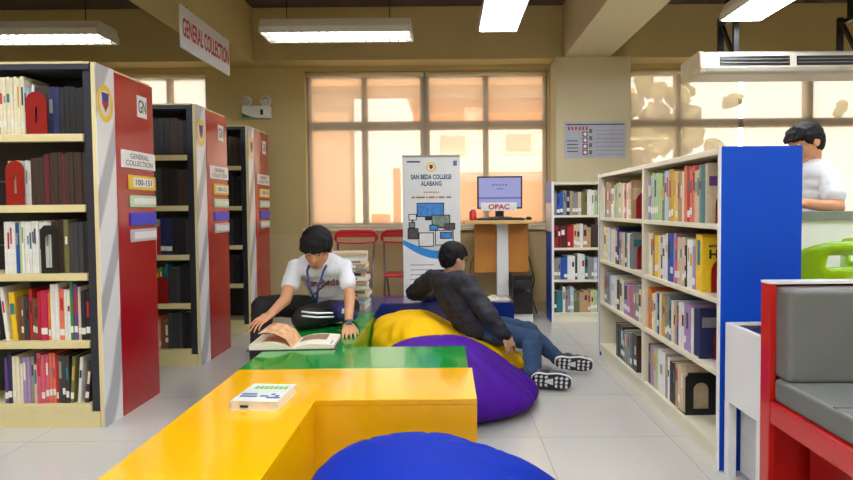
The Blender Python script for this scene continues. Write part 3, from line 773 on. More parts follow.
def wp_blue(p):
    p.z *= 1 - .16 * sst(-.1, .45, p.x); return p
def cl_blue(w):
    w.y = min(w.y, 2.115); w.x = max(w.x, XI + .01); return w
bean_bag('royal blue bean bag cut off by the bottom edge of the picture', (.03, 1.62), (.435, .41), .348, fab('royal blue nylon', (2, 42, 164)), 9, wp_blue, cl_blue, apex=(-.14, .05))

# ================================================================== BOOKS AND MAGAZINES ON THE BENCHES
o = thing('book', 'paperback with green and blue cover print lying on the yellow bench', 'book', (-.69, 2.12, BH), math.radians(-5))
B(-.083, .083, -.1, .1, .0015, .031).build('page_block', m_paper, o)
B(-.085, .085, -.102, .102, .031, .033).build('front_cover', mat('white glossy cover', (226, 230, 224), .3, coat=.4), o)
B(-.085, .085, -.102, .102, 0, .0015).build('back_cover', mat('white glossy cover', (226, 230, 224), .3), o)
B(-.087, -.085, -.102, .102, 0, .033).build('spine', mat('white glossy cover', (226, 230, 224), .3), o)
g_, b_ = mat('green print', (20, 110, 60), .5), mat('blue print', (70, 90, 150), .5)
for i in range(7): B(-.06 + i * .019, -.046 + i * .019, .04, .072, .033, .0336).build('title_letter', mat('lime print', (110, 180, 80), .5), o)
for i, (a, b, y) in enumerate(((-.077, -.02, -.03), (-.074, -.01, -.055), (.0, .03, -.05), (.035, .05, -.03), (.055, .07, -.045), (.03, .08, -.065))):
    B(a, b, y, y + .016, .033, .0336).build('cover_drawing', b_, o)
B(-.05, -.02, -.104, -.1005, .010, .018).build('library_stamp', m_blackletter, o)

# open picture book
o = thing('book', 'open picture book the boy in white is reading on the green bench', 'book', (-.808, 3.02, BH), math.radians(3))
def page(side, lift, w=.215, d=.13, base=.004):
    n = 12; prof = []
    for i in range(n + 1):
        x = i / n; z = base + lift * math.sin(min(1, x * 1.6) * PI * .5) * (1 - .55 * x) + .004
        prof.append((side * x * w, z))
    return prof
m_cov = mat('dark book boards', (40, 36, 40), .4, coat=.3)
for sd, lift in ((-1, .045), (1, .03)):
    pr_ = page(sd, lift)
    MB().prism(pr_ + [(sd * .215, .004), (0, .004)], 'Y', -.125, .13).build('page_block', m_paper, o)
    MB().prism([(0, 0), (sd * .225, 0), (sd * .225, .004), (0, .004)], 'Y', -.135, .138).build('cover_board', m_cov, o)
    top = [(x, z + .0008) for x, z in pr_]
    bm = MB()
    for (a, b) in zip(top[1:9], top[2:10]):
        for (y0, y1) in ((-.1, .03),) if sd < 0 else ((-.02, .11),):
            v = [bm.bm.verts.new(q) for q in ((a[0], y0, a[1]), (b[0], y0, b[1]), (b[0], y1, b[1]), (a[0], y1, a[1]))]; bm.bm.faces.new(v if sd > 0 else v[::-1])
    bm.build('picture', mat('orange page picture', (226, 176, 130), .6, var=.3, scale=30) if sd < 0 else mat('brown page picture', (150, 120, 100), .6, var=.4, scale=40), o)
# page being turned
tp = MB()
prof = [(-.0, .01), (-.03, .055), (-.08, .085), (-.13, .092), (-.17, .085)]
tp.prism(prof + [(x, z - .0012) for x, z in prof[::-1]], 'Y', -.12, .125).build('lifted_page', mat('orange page picture', (226, 176, 130), .6), o)
B(.12, .20, -.11, -.02, .022, .0232).build('blue_photo', mat('page blue', (90, 130, 190), .5), o)

# stack of books at the end of the bench
zz = BH; rs = random.Random(4)
stk = [('beige', .036), ('pale blue', .022), ('white', .03), ('cream', .026), ('olive', .018), ('white', .034), ('tan', .03), ('white', .026), ('beige', .034), ('grey', .022), ('tan', .034), ('cream', .03), ('white', .03), ('beige', .022)]
for i, (c_, t_) in enumerate(stk):
    ob = book_mesh(t_, .27, .2, c_)
    ob.rotation_euler = (0, PI / 2, rs.uniform(-.15, .15)); 
    ob.location = (-.845 + rs.uniform(-.015, .015), 4.06 + rs.uniform(-.012, .012), zz + t_)
    tag(ob, '%s book lying %s in the pile on the bench' % (c_, 'at the bottom' if i == 0 else 'topmost' if i == len(stk) - 1 else ORD[i] + ' from the bottom'), 'book', 'pile of books on the bench')
    zz += t_ + .001
# magazine on the blue bench
o = thing('magazine', 'open white magazine on the blue bench by the reclining boy', 'magazine', (.33, 4.47, BH), math.radians(12))
for sd in (-1, 1):
    MB().prism([(0, .002), (sd * .05, .016), (sd * .14, .006), (sd * .14, 0), (0, 0)], 'Y', -.1, .1).build('page_block', m_paper, o)
    B(min(sd * .03, sd * .12), max(sd * .03, sd * .12), -.06, .07, .0135, .0145).build('photo', mat('page mauve', (170, 150, 140), .5), o)

# ================================================================== OPAC STATION
o = thing('computer_stand', 'standing catalogue table with a white post and two wooden panels', 'table', (.53, 5.5, 0))
m_wood = mat('honey wood', (196, 130, 52), .4, var=.12, scale=4)
B(-.37, .27, -.25, .2, .93, .964).build('table_top', mat('pale wood', (210, 168, 104), .4, var=.1), o, bevel=.004)
B(-.056, .056, -.06, .0, .09, .93).build('post', m_white, o, bevel=.004)
for x0, x1 in ((-.265, -.06), (.06, .255)): B(x0, x1, .0, .018, .455, .93).build('wood_panel', m_wood, o)
B(-.06, .265, -.22, .12, 0, .09).build('base_plate', m_white, o, bevel=.006)
o = thing('monitor', 'monitor showing a lilac catalogue page with the OPAC strip below', 'monitor', (.505, 5.43, .964))
B(-.215, .215, .0, .03, .105, .415).build('screen_housing', m_black, o, bevel=.004)
B(-.2, .2, -.0015, .001, .12, .40).build('screen', glow('lilac screen', (168, 170, 226), .75, .02), o)
B(-.2, .2, -.0025, -.001, .20, .215).build('screen_bar', glow('violet bar', (110, 116, 190), .6, .02), o)
for i in range(5): B(-.075 + i * .031, -.055 + i * .031, -.0025, -.001, .325, .34).build('screen_word', glow('screen ink', (120, 118, 180), .6, .02), o)
B(-.03, .03, -.0025, -.001, .29, .30).build('screen_word', glow('screen ink', (120, 118, 180), .6, .02), o)
B(-.04, .04, .03, .06, .03, .2).build('stand_neck', m_black, o); B(-.11, .11, -.05, .09, .0, .03).build('stand_foot', m_black, o, bevel=.004)
s_ = B(-.18, .16, -.012, -.002, .085, .165).build('sign_strip', m_white, o)
text('lettering', 'OPAC', .2, .05, frame((-.01, -.0125, .125), (1, 0, 0), (0, 0, 1)), mat('crimson letters', (180, 10, 60), .5), s_, bold=.03)
o = thing('keyboard', 'black keyboard on the catalogue table', 'keyboard', (.5, 5.33, .964))
B(-.22, .22, -.07, .07, 0, .018).build('case', m_black, o, bevel=.004)
for r_ in range(4):
    for c_ in range(12): B(-.2 + c_ * .0335, -.172 + c_ * .0335, -.055 + r_ * .029, -.031 + r_ * .029, .018, .023).build('key', m_dark, o)
o = thing('bottle', 'red hand-gel bottle at the end of the catalogue table', 'bottle', (.245, 5.36, .964))
MB().lathe([(.0, 0), (.033, 0), (.034, .01), (.034, .075), (.02, .092), (.014, .1), (0, .1)]).build('bottle_body', mat('red gel', (200, 26, 34), .15, coat=.5), o, smooth=True)
MB().lathe([(.014, .1), (.014, .118), (0, .118)]).build('pump_cap', m_white, o, smooth=True)
o = thing('mouse', 'black mouse at the edge of the catalogue table', 'mouse', (.775, 5.4, .964))
MB().ell((0, 0, .012), (.03, .05, .018)).build('shell', m_black, o, smooth=True); MB().lathe([(.008, 0), (.008, .012), (0, .012)], (0, -.02, .022), 10).build('wheel', m_grey, o)
o = thing('computer_tower', 'black computer tower standing on the base under the catalogue table', 'computer', (.70, 5.43, .09))
B(-.09, .09, -.17, .2, 0, .365).build('case', m_black, o, bevel=.006)
B(-.085, .085, -.178, -.168, .01, .355).build('front_bezel', mat('gloss black', (14, 14, 18), .15, coat=.5), o)
B(-.07, .07, -.181, -.177, .28, .315).build('disc_drive', m_dark, o); MB().lathe([(.01, 0), (.01, .004), (0, .004)], M=Matrix.Translation((.05, -.178, .22)) @ Matrix.Rotation(PI / 2, 4, 'X')).build('power_button', m_steel, o)
o = MB().tube([V(523, 240, 5.66), V(530, 262, 5.68), V(534, 280, 5.7), V(531, 296, 5.72), Vector((.9, 5.72, .01))], .006, 6).build('power_cable', m_black, smooth=True)
tag(o, 'black power cable hanging beside the computer tower', 'cable')
o = MB().tube([V(478, 246, 5.7), V(471, 262, 5.7), V(469, 278, 5.72), V(474, 292, 5.74), Vector((.3, 5.74, .01))], .004, 6).build('power_cable', m_black, smooth=True)
tag(o, 'thin black cable looping down behind the seated boy', 'cable')

# ================================================================== BANNER
o = thing('roll_up_banner', 'tall SAN BEDA COLLEGE roll-up banner with device pictures', 'banner', (-.14, 5.2, 0))
BW, BT = .262, 1.555
def banner_mat():
    m = mat('banner print', (214, 216, 214), .45, var=.02)
    return m
B(-BW, BW, -.002, .002, .06, BT).build('banner_sheet', banner_mat(), o)
B(-BW - .01, BW + .01, -.05, .05, 0, .06).build('base_cassette', m_alu, o, bevel=.006)
B(-BW, BW, -.008, .008, BT - .012, BT + .008).build('top_rail', m_grey, o)
MB().tube([(0, .03, .05), (0, .03, BT)], .008, 8).build('support_pole', m_steel, o)
fr = lambda x, z: frame((x, -.0026, z), (1, 0, 0), (0, 0, 1))
m_nv = mat('navy ink', (44, 60, 104), .5)
text('title_lettering', 'SAN BEDA COLLEGE', .37, .045, fr(0, 1.365), m_nv, o, bold=.04)
text('title_lettering', 'ALABANG', .19, .045, fr(0, 1.305), m_nv, o, bold=.03)
for i in range(9): B(-.07 + i * .016, -.059 + i * .016, -.0032, -.0018, 1.218, 1.232).build('subtitle_letter', mat('orange ink', (190, 110, 80), .5), o)
for a, b in ((-.18, -.15), (-.14, -.06), (-.05, -.035), (-.025, .03), (.04, .055), (.065, .12), (.135, .18)): B(a, b, -.0032, -.0018, 1.172, 1.187).build('subtitle_word', mat('rust ink', (150, 100, 80), .5), o)
B(-.22, -.1, -.003, -.001, 1.495, 1.51).build('corner_logo', m_nv, o); B(.2, .235, -.003, -.001, 1.465, 1.51).build('corner_logo', mat('violet ink', (100, 96, 150), .5), o)
RY = Matrix.Translation((0, -.002, 1.455)) @ Matrix.Rotation(PI / 2, 4, 'X')
cr_ = MB().lathe([(0, 0), (.046, 0), (.046, .001), (0, .001)], n=24, M=RY).build('crest', mat('crest gold', (226, 190, 70), .4), o)
MB().lathe([(0, .001), (.033, .001), (.033, .002), (0, .002)], n=24, M=RY).build('crest_field', mat('crest field', (224, 214, 196), .4), cr_)
MB().prism([(-.016, 1.475), (.016, 1.475), (.016, 1.45), (0, 1.43), (-.016, 1.45)], 'Y', -.0048, -.003).build('crest_shield', mat('crest brown', (70, 50, 50), .4), cr_)
# swoosh and lower sheet
n = 20; up_ = [(-BW + 2 * BW * i / n, .83 - .14 * math.sin(PI * (.08 + .62 * i / n)) + .0 * i) for i in range(n + 1)]
lo_ = [(x, z - .045 - .03 * math.sin(PI * i / n)) for i, (x, z) in enumerate(up_)]
MB().prism(up_ + lo_[::-1], 'Y', -.0032, -.002).build('swoosh', mat('swoosh blue', (40, 140, 216), .4), o)
MB().prism(lo_ + [(BW, .07), (-BW, .07)], 'Y', -.0028, -.002).build('lower_field', mat('banner white', (236, 236, 234), .5), o)
def device(x0, x1, z0, z1, scr, bez=.008, y=0.0):
    f = B(x0, x1, -.005 - y, -.002, z0, z1).build('device_picture', m_black, o)
    B(x0 + bez, x1 - bez, -.006 - y, -.005 - y, z0 + bez, z1 - bez).build('device_screen', scr, f)
    return f
sc1, sc2, sc3, sc4 = mat('screen blue', (60, 130, 200), .4, var=.3, scale=40), mat('screen landscape', (120, 140, 130), .4, var=.4, scale=50), mat('screen white', (222, 222, 224), .4, var=.1, scale=60), mat('screen dusk', (80, 74, 84), .4, var=.4, scale=60)
device(-.135, .115, 1.0, 1.13, sc1); B(-.06, .0, -.005, -.002, .97, 1.0).build('device_stand', m_black, o)
device(-.21, -.135, .97, 1.03, sc3, y=.001); B(-.18, -.165, -.005, -.002, .93, .97).build('device_stand', m_black, o)
device(.0, .17, .9, 1.02, sc2, y=.002); device(-.22, -.12, .80, .9, sc4, y=.001); device(-.12, .02, .73, .86, sc3, y=.003)
device(.03, .2, .74, .88, sc3, y=.001); device(.075, .19, .80, .865, sc1, y=.003)
device(-.21, -.15, .90, .955, sc2, y=.001); device(.115, .215, .885, .945, sc4, y=.003); device(-.02, .06, .875, .93, sc1, y=.003)
for i in range(8): B(-.2, .02 + .1 * (i % 3), -.0034, -.002, .56 - i * .045, .566 - i * .045).build('text_line', mat('print line', (120, 120, 150), .5), o)

# ================================================================== RED FOLDING CHAIRS
def folding_chair(loc, label):
    t = thing('folding_chair', label, 'chair', loc, 0, 'red folding chairs')
    W = .2
    pl = mat('red vinyl', (206, 26, 44), .35, coat=.3)
    arc = [(-W, 0, .775), (-W, 0, .81), (-W + .012, 0, .84), (-W + .05, 0, .858), (0, 0, .862), (W - .05, 0, .858), (W - .012, 0, .84), (W, 0, .81), (W, 0, .775)]
    MB().tube(arc, .017, 10).build('backrest', pl, t, smooth=True)
    B(-W + .01, W - .01, -.008, .008, .80, .85).build('back_panel', pl, t, bevel=.006)
    MB().tube([(-W, 0, .775), (-W + .02, -.004, .752), (0, -.006, .744), (W - .02, -.004, .752), (W, 0, .775)], .010, 8).build('lower_rail', pl, t, smooth=True)
    for s in (-1, 1):
        MB().tube([(s * (W - .02), 0, .75), (s * (W - .035), -.10, .42), (s * (W - .03), -.24, .012)], .011, 8).build('leg', m_steel, t, smooth=True)
        MB().tube([(s * (W - .06), -.16, .44), (s * (W - .06), .02, .25), (s * (W - .05), .18, .012)], .011, 8).build('leg', m_steel, t, smooth=True)
    B(-W + .05, W - .05, -.33, -.06, .44, .47).build('seat', pl, t, bevel=.012)
    MB().tube([(-W + .03, -.21, .12), (W - .03, -.21, .12)], .008, 8).build('stretcher', m_steel, t)
folding_chair((-.895, 5.6, 0), 'red folding chair behind the shoulder of the boy in white')
folding_chair((-.44, 5.6, 0), 'red folding chair half hidden behind the banner')

# ================================================================== RIGHT-HAND SIDE
o = thing('booth_sofa', 'red-framed booth seat with padded grey cushions', 'sofa', (1.10, 1.93, 0))
m_rl = mat('red lacquer frame', (198, 24, 20), .25, coat=.5, var=.03)
m_gl = mat('grey leatherette', (108, 110, 106), .38, spec=.5, var=.05, bump=.12, bscale=350)
m_dr = mat('red lacquer body', (176, 20, 18), .35, coat=.3)
MB().box(-.003, .020, 0, .055, 0, .812).build('end_stile', m_rl, o, bevel=.002)
B(.018, 1.3, .03, .055, 0, .812).build('end_board', m_rl, o)
B(-.004, 1.3, -.002, .057, .812, .820).build('top_trim', m_white, o)
B(.021, 1.25, -.075, .03, .49, .803).build('back_cushion', m_gl, o, bevel=.018, seg=4)
B(.012, .9, -1.2, -.0, .41, .492).build('seat_cushion', m_gl, o, bevel=.016, seg=4)
for y in (-.30, -.62): MB().tube([(.015, y, .4935), (.9, y, .4935)], .003, 6).build('seam', m_gl, o)
B(.0, .92, -1.2, 0, .335, .41).build('seat_rail', m_rl, o, bevel=.003)
B(.14, .92, -1.2, 0, 0, .335).build('seat_body', m_dr, o)
o = thing('display_bin', 'white bin table with dark recessed top beside the blue bookcase end', 'table', (1.112, 2.0, 0))
B(0, .02, .0, .27, .30, .614).build('side_apron', m_white, o, bevel=.002)
B(.46, .48, .0, .27, .30, .614).build('side_apron', m_white, o)
for y in (0, .25): B(.02, .46, y, y + .02, .30, .614).build('end_apron', m_white, o)
B(.02, .46, .02, .25, .596, .604).build('recessed_top', m_black, o)
for x in (0, .45):
    for y in (.0, .235): B(x, x + .03, y, y + .035, 0, .30).build('leg', m_white, o)
B(.05, .065, .03, .24, .02, .30).build('inner_panel', mat('pale grey laminate', (190, 190, 192), .4), o)

o = thing('reading_counter', 'white counter with a grey top the standing boy leans on', 'counter', (1.75, 3.1, 0))
B(0, 1.9, 0, .22, 1.0, 1.045).build('counter_top', mat('grey glass top', (122, 130, 126), .15, coat=.5), o, bevel=.004)
B(.02, 1.88, .03, .05, .0, 1.0).build('front_panel', m_white, o)
for x in (.02, 1.86): B(x, x + .02, .05, .20, 0, 1.0).build('side_panel', m_white, o)
B(.04, 1.86, .06, .20, .5, .52).build('inner_shelf', m_white, o)
o = thing('storage_box', 'blue plastic box on the grey counter beside the standing boy', 'box', (2.66, 3.21, 1.045))
bb = mat('blue box plastic', (26, 60, 150), .4)
B(-.30, .30, -.08, .08, 0, .06).build('box_body', bb, o, bevel=.006); B(-.31, .31, -.085, .085, .06, .072).build('lid', bb, o, bevel=.004)

def green_chair(loc, rz, label):
    t = thing('plastic_chair', label, 'chair', loc, rz, 'lime green plastic chairs')
    gm = mat('lime plastic', (150, 206, 20), .25, coat=.5, var=.04)
    # shell: seat and curved back with a hand slot
    bm = bmesh.new(); NX, NZ = 16, 16; G = []
    for j in range(NZ + 1):
        v = j / NZ; r = []
        for i in range(NX + 1):
            a = (i / NX - .5) * 2
            hw = .225 - .05 * v ** 3
            x = a * hw; y = .10 + .12 * (1 - a * a) * 1.0 + .10 * v; z = .46 + .46 * v - .06 * abs(a) ** 3 * v
            r.append(bm.verts.new((x, y, z)))
        G.append(r)
    for j in range(NZ):
        for i in range(NX):
            if j in (12, 13) and 5 <= i <= 10: continue
            bm.faces.new((G[j][i], G[j][i + 1], G[j + 1][i + 1], G[j + 1][i]))
    me = bpy.data.meshes.new('backrest'); bm.to_mesh(me); bm.free()
    b = link('backrest', me, gm, t, smooth=True); s = b.modifiers.new('s', 'SOLIDIFY'); s.thickness = .016; s.offset = 0
    q = MB(); q.prism([(-.225, .12), (-.2, .18), (0, .24), (.2, .18), (.225, .12), (.215, -.2), (.15, -.235), (-.15, -.235), (-.215, -.2)], 'Z', .445, .462); q.build('seat', gm, t, bevel=.008)
    for sx in (-1, 1):
        MB().tube([(sx * .17, -.17, .45), (sx * .21, -.22, .0)], .014, 8).build('leg', m_steel, t); MB().tube([(sx * .17, .12, .45), (sx * .21, .2, .0)], .014, 8).build('leg', m_steel, t)
        MB().tube([(sx * .225, .12, .5), (sx * .25, .0, .62), (sx * .245, -.15, .62)], .013, 8).build('armrest', gm, t, smooth=True)
green_chair((1.715, 2.77, 0), math.radians(183), 'lime green plastic chair just behind the blue bookcase end')
green_chair((2.27, 2.80, 0), math.radians(105), 'lime green plastic chair standing farther back against the counter')
# ================================================================== PEOPLE
m_skin = mat('skin', (206, 150, 112), .5, spec=.35, var=.05, scale=14)
m_skin2 = mat('skin pale', (214, 162, 128), .5, spec=.35, var=.05, scale=14)
m_hair = mat('black hair', (20, 18, 20), .68, spec=.25, var=.3, scale=60, bump=.5, bscale=120)
m_eyew, m_eyed, m_lip = mat('eye white', (224, 218, 210), .2), mat('eye dark', (20, 14, 12), .1), mat('lips', (176, 104, 90), .45)
m_tee = mat('white cotton', (222, 224, 230), .85, var=.03, scale=6, bump=.1, bscale=600)
m_trk = mat('black track fabric', (24, 24, 28), .7, var=.1, scale=8)
m_jkt = mat('charcoal jacket', (40, 40, 50), .75, var=.12, scale=5, bump=.15, bscale=300)
m_jean = mat('blue denim', (44, 70, 104), .85, var=.15, scale=14, bump=.2, bscale=500)

_cl = bpy.data.textures.new('wrinkle', 'CLOUDS'); _cl.noise_scale = .07; _cl.noise_depth = 1
_ch = bpy.data.textures.new('locks', 'CLOUDS'); _ch.noise_scale = .025; _ch.noise_depth = 2
def fuse(mb, name, m, parent, vox=.006, it=4, disp=0, tex=None, fac=.5):
    o = mb.build(name + '_tmp', None)
    r = o.modifiers.new('r', 'REMESH'); r.mode = 'VOXEL'; r.voxel_size = vox
    s = o.modifiers.new('s', 'SMOOTH'); s.iterations = it; s.factor = fac
    if disp:
        d = o.modifiers.new('d', 'DISPLACE'); d.texture = tex or _cl; d.strength = disp; d.mid_level = .5; d.texture_coords = 'LOCAL'
    me = ev_mesh(o); bpy.data.objects.remove(o)
    return link(name, me, m, parent, smooth=True)
def axes(right, up):
    r = Vector(right).normalized(); u = Vector(up); u = (u - r * u.dot(r)).normalized(); f = u.cross(r)   # forward = up x right
    return r, u, f
def mtx(r, f, u): return Matrix((r, f, u)).transposed()
def torso(b, hip, sh, right, wh, ws, dh, ds, grow=0, n=9, bend=0):
    """stack of ellipsoids from the hips to the shoulders"""
    hip, sh = Vector(hip), Vector(sh); r, u, f = axes(right, sh - hip); L = (sh - hip).length; M = mtx(r, f, u)
    for i in range(n):
        t = i / (n - 1); s = t * t * (3 - 2 * t)
        p = hip.lerp(sh, t) - f * bend * math.sin(PI * t)
        b.ell(p, (wh + (ws - wh) * s + grow - .015 * math.sin(PI * t), dh + (ds - dh) * s + grow, L / n * 1.5 + grow), M, 24, 14)
    return r, u, f
def head(b, c, fwd, up, h):
    """adds skull, jaw, nose, ears to b; returns the head matrix (x: person's right, y: forward, z: up)"""
    f = Vector(fwd).normalized(); u = Vector(up); u = (u - f * u.dot(f)).normalized(); r = f.cross(u)
    M3 = mtx(r, f, u) * h
    T = Matrix.Translation(Vector(c)) @ M3.to_4x4()
    def e(p, q): 
        bmesh.ops.create_uvsphere(b.bm, u_segments=24, v_segments=16, radius=1, matrix=T @ Matrix.Translation(p) @ Matrix.Diagonal((*q, 1)))
    e((0, -.06, .13), (.34, .42, .36)); e((0, .05, -.12), (.28, .30, .33)); e((0, .16, -.36), (.14, .14, .12))
    e((0, .24, .08), (.22, .10, .07)); e((0, .29, -.26), (.11, .06, .07)); e((-.16, .2, -.1), (.09, .1, .08)); e((.16, .2, -.1), (.09, .1, .08))
    b.cap(T @ Vector((0, .33, .03)), T @ Vector((0, .40, -.10)), .03 * h, .05 * h, 10)
    for s in (-1, 1):
        e((s * .335, -.06, -.02), (.045, .10, .14)); b.cap(T @ Vector((s * .04, .36, -.12)), T @ Vector((s * .05, .34, -.12)), .035 * h, .03 * h, 8)
    return T
def face(T, h, body, lids=.6):
    M3 = T.to_3x3().normalized()
    for s in (-1, 1):
        w = MB().ell(T @ Vector((s * .135, .285, .02)), (.055 * h, .04 * h, .022 * h), M3, 12, 8).build('eye', m_eyew, body, smooth=True)
        MB().ell(T @ Vector((s * .13, .318, .012)), (.022 * h, .012 * h, .02 * h), M3, 10, 8).build('pupil', m_eyed, w, smooth=True)
        MB().tube([T @ Vector((s * .06, .335, .10)), T @ Vector((s * .13, .335, .125)), T @ Vector((s * .21, .285, .10))], [.012 * h, .016 * h, .008 * h], 6).build('eyebrow', m_hair, body, smooth=True)
    MB().ell(T @ Vector((0, .335, -.265)), (.085 * h, .03 * h, .022 * h), M3, 12, 8).build('mouth', m_lip, body, smooth=True)
def hair(T, h, body, fringe=.14, seed=1):
    b = MB()
    def e(p, q): bmesh.ops.create_uvsphere(b.bm, u_segments=24, v_segments=16, radius=1, matrix=T @ Matrix.Translation(p) @ Matrix.Diagonal((*q, 1)))
    e((0, -.08, .17), (.375, .43, .365)); e((0, -.22, .03), (.335, .29, .36)); e((0, -.30, -.14), (.24, .16, .2))
    rn = random.Random(seed)
    for s in (-1, 1):
        e((s * .30, -.05, .12), (.09, .25, .2)); e((s * .33, .08, .06), (.035, .06, .13))
    e((0, .20, .27), (.27, .15, .13))
    for i in range(13):
        x = -.30 + .05 * i; x += rn.uniform(-.015, .015)
        y1 = .39 - 1.3 * x * x
        b.cap(T @ Vector((x * .9, .14, .42 - .9 * x * x)), T @ Vector((x * 1.02, y1, fringe + rn.uniform(-.025, .035))), .07 * h, .04 * h, 8)
    return fuse(b, 'hair', m_hair, body, .005, 2, .009, _ch)
def hand(b, wrist, d, n, size=.15, curl=.5, side=1, spread=.12, r0=.0075):
    """wrist, finger direction d, palm normal n (out of the palm); side +1: thumb on d x n side"""
    d = Vector(d).normalized(); n = Vector(n); n = (n - d * n.dot(d)).normalized(); t = d.cross(n) * side
    w = Vector(wrist); pl = size * .52
    for i, (off, ln) in enumerate(((.036, .92), (.012, 1.0), (-.012, .93), (-.034, .74))):
        off *= size / .16
        k0 = w + t * off * .6; k = w + d * pl + t * off
        b.cap(k0, k, .0125 * size / .16 * 1.05, .0105 * size / .16, 10)
        dd = (d + t * off * spread * 25).normalized(); p = k; a = 0
        for j, sl in enumerate((.24, .16, .12)):
            a += curl * (.7, 1.0, .7)[j]
            q = p + (dd * math.cos(a) + n * math.sin(a)) * size * sl * ln
            b.cap(p, q, r0 * (1 - .1 * j), r0 * (.92 - .1 * j), 8); p = q
    p = w + d * pl * .25 + t * size * .2; q = p + (d * .75 + t * .55 + n * .35).normalized() * size * .22; r = q + (d * .95 + t * .1 + n * .35).normalized() * size * .17
    b.cap(w + d * .01, p, .014, .013, 10); b.cap(p, q, .0115, .009, 8); b.cap(q, r, .009, .007, 8)
def arm(b, sh, el, wr, g=0, r=(.043, .034, .022), a0=0, a1=1, steps=3):
    """tapering limb through three joints"""
    b.cap(sh, el, r[0] + g, r[1] + g); b.cap(el, wr, r[1] + g, r[2] + g)
def project(o, target, dirn, off=.002):
    """lay lettering on a garment along dirn"""
    me = target.data; bv = BVHTree.FromPolygons([v.co for v in me.vertices], [p.vertices[:] for p in me.polygons])
    dirn = Vector(dirn).normalized()
    for v in o.data.vertices:
        h = bv.ray_cast(v.co - dirn * .3, dirn)
        if h[0] is not None: v.co = h[0] - dirn * off
def shoe(parent, heel, toe, up, m_up, m_sole, L=.235, w=.043):
    """trainer: sole with tread plus upper; heel->toe direction, up = out of the top of the foot"""
    f = (Vector(toe) - Vector(heel)).normalized(); u = Vector(up); u = (u - f * u.dot(f)).normalized(); r = f.cross(u)
    T = Matrix.Translation(Vector(heel)) @ mtx(r, f, u).to_4x4()
    def outline(k, n=28):
        pts = []
        for i in range(n):
            a = 2 * PI * i / n; y = .5 - .5 * math.cos(a); s = math.sin(a)
            hw = w * (1.0 - .22 * math.exp(-((y - .38) / .16) ** 2)) * (abs(s) ** .55) * math.copysign(1, s)
            pts.append((hw * k, (y * L - L / 2) * k + L / 2))
        return pts
    o = MB().prism(outline(1.03), 'Z', 0, .022, T).build('sole', m_sole[0], parent, bevel=.004)
    B_ = MB().prism(outline(.97), 'Z', -.006, 0, T).build('outsole', m_sole[1], o)
    rn = random.Random(3)
    for i in range(7):
        for j in (-1, 0, 1):
            y = L * (.12 + .125 * i); x = j * w * .5
            if abs(i - 3) < 1 : continue
            MB().box(x - .009, x + .009, y - .007, y + .007, -.009, -.006, T @ Matrix.Translation((x, y, 0)) @ Matrix.Rotation(.6 * j + .4, 4, 'Z') @ Matrix.Translation((-x, -y, 0))).build('tread', m_sole[0], o)
    MB().prism([(-.012, L * .40), (.012, L * .40), (.02, L * .54), (-.02, L * .54)], 'Z', -.0085, -.006, T).build('shank_mark', m_sole[0], o)
    b = MB()
    for y, z, rx, ry, rz in ((.14, .05, .9, .15, .05), (.35, .055, .85, .2, .055), (.6, .042, .9, .2, .04), (.8, .033, .92, .17, .03)):
        bmesh.ops.create_uvsphere(b.bm, u_segments=16, v_segments=10, radius=1, matrix=T @ Matrix.Translation((0, y * L, z * .9)) @ Matrix.Diagonal((rx * w, ry * L, rz, 1)))
    fuse(b, 'shoe_upper', m_up, parent, .006, 3)
    for i in range(4): MB().tube([T @ Vector((-.02, L * (.42 + .07 * i), .083 - .012 * i)), T @ Vector((0, L * (.42 + .07 * i), .09 - .012 * i)), T @ Vector((.02, L * (.42 + .07 * i), .083 - .012 * i))], .003, 6).build('lace', m_white, parent)

def person(mb, label, m, vox=.005):
    o = fuse(mb, 'person', m, None, vox, 3); return tag(o, label, 'person')

# ------------------------------------------------------------------ boy reading on the green bench
hip = Vector((-.735, 3.72, .455)); shm = Vector((-.785, 3.50, .735))
shR, shL = Vector((-.935, 3.49, .725)), Vector((-.640, 3.52, .725))         # his right is on the left of the picture
elR, wrR = Vector((-.935, 3.27, .560)), Vector((-.975, 3.11, .505))
elL, wrL = Vector((-.590, 3.42, .555)), Vector((-.572, 3.26, .412))
right = (shR - shL)
hc, hh = Vector((-.775, 3.38, .848)), .245
hf, hu = Vector((-.03, -.86, -.50)), Vector((.0, -.50, .86))
kR, aR = Vector((-1.115, 3.42, .50)), Vector((-1.12, 3.30, .09))
kL, aL = Vector((-.86, 3.36, .435)), Vector((-.665, 3.50, .425))
b = MB()
torso(b, hip, shm, right, .12, .13, .085, .08)
b.cap(shR, shL, .045, .045)
b.cap(shm, hc - hu.normalized() * .07 - hf.normalized() * .03, .052, .046)
T = head(b, hc, hf, hu, hh)
arm(b, shR, elR, wrR); arm(b, shL, elL, wrL)
hand(b, wrR, (-.42, -.75, -.28), (.15, .3, -1), .15, .30, -1)
hand(b, wrL, (.15, -.85, -.38), (0, .3, -1), .15, .28, 1)
for h_, k_, a_ in ((hip + Vector((-.09, -.02, 0)), kR, aR), (hip + Vector((.09, -.03, 0)), kL, aL)):
    b.cap(h_, k_, .07, .05); b.cap(k_, a_, .048, .032)
b.cap(aR, aR + Vector((-.01, -.13, -.05)), .03, .025); b.cap(aL, aL + Vector((.02, .12, -.02)), .03, .024)
boy = person(b, 'boy in a white T-shirt sitting on the green bench, head bent over an open book', m_skin)
face(T, hh, boy); hair(T, hh, boy, .135, 2)
b = MB(); torso(b, hip + Vector((0, 0, -.02)), shm, right, .135, .142, .10, .088, .012, bend=.012)
b.cap(shR, shL, .052, .052); b.cap(shR, shR.lerp(elR, .55), .048, .053); b.cap(shL, shL.lerp(elL, .60), .048, .053)
b.cap(shm - Vector((0, -.01, .02)), shm + Vector((0, -.02, .035)), .066, .06)
tee = fuse(b, 't_shirt', m_tee, boy, .007, 3, .014)
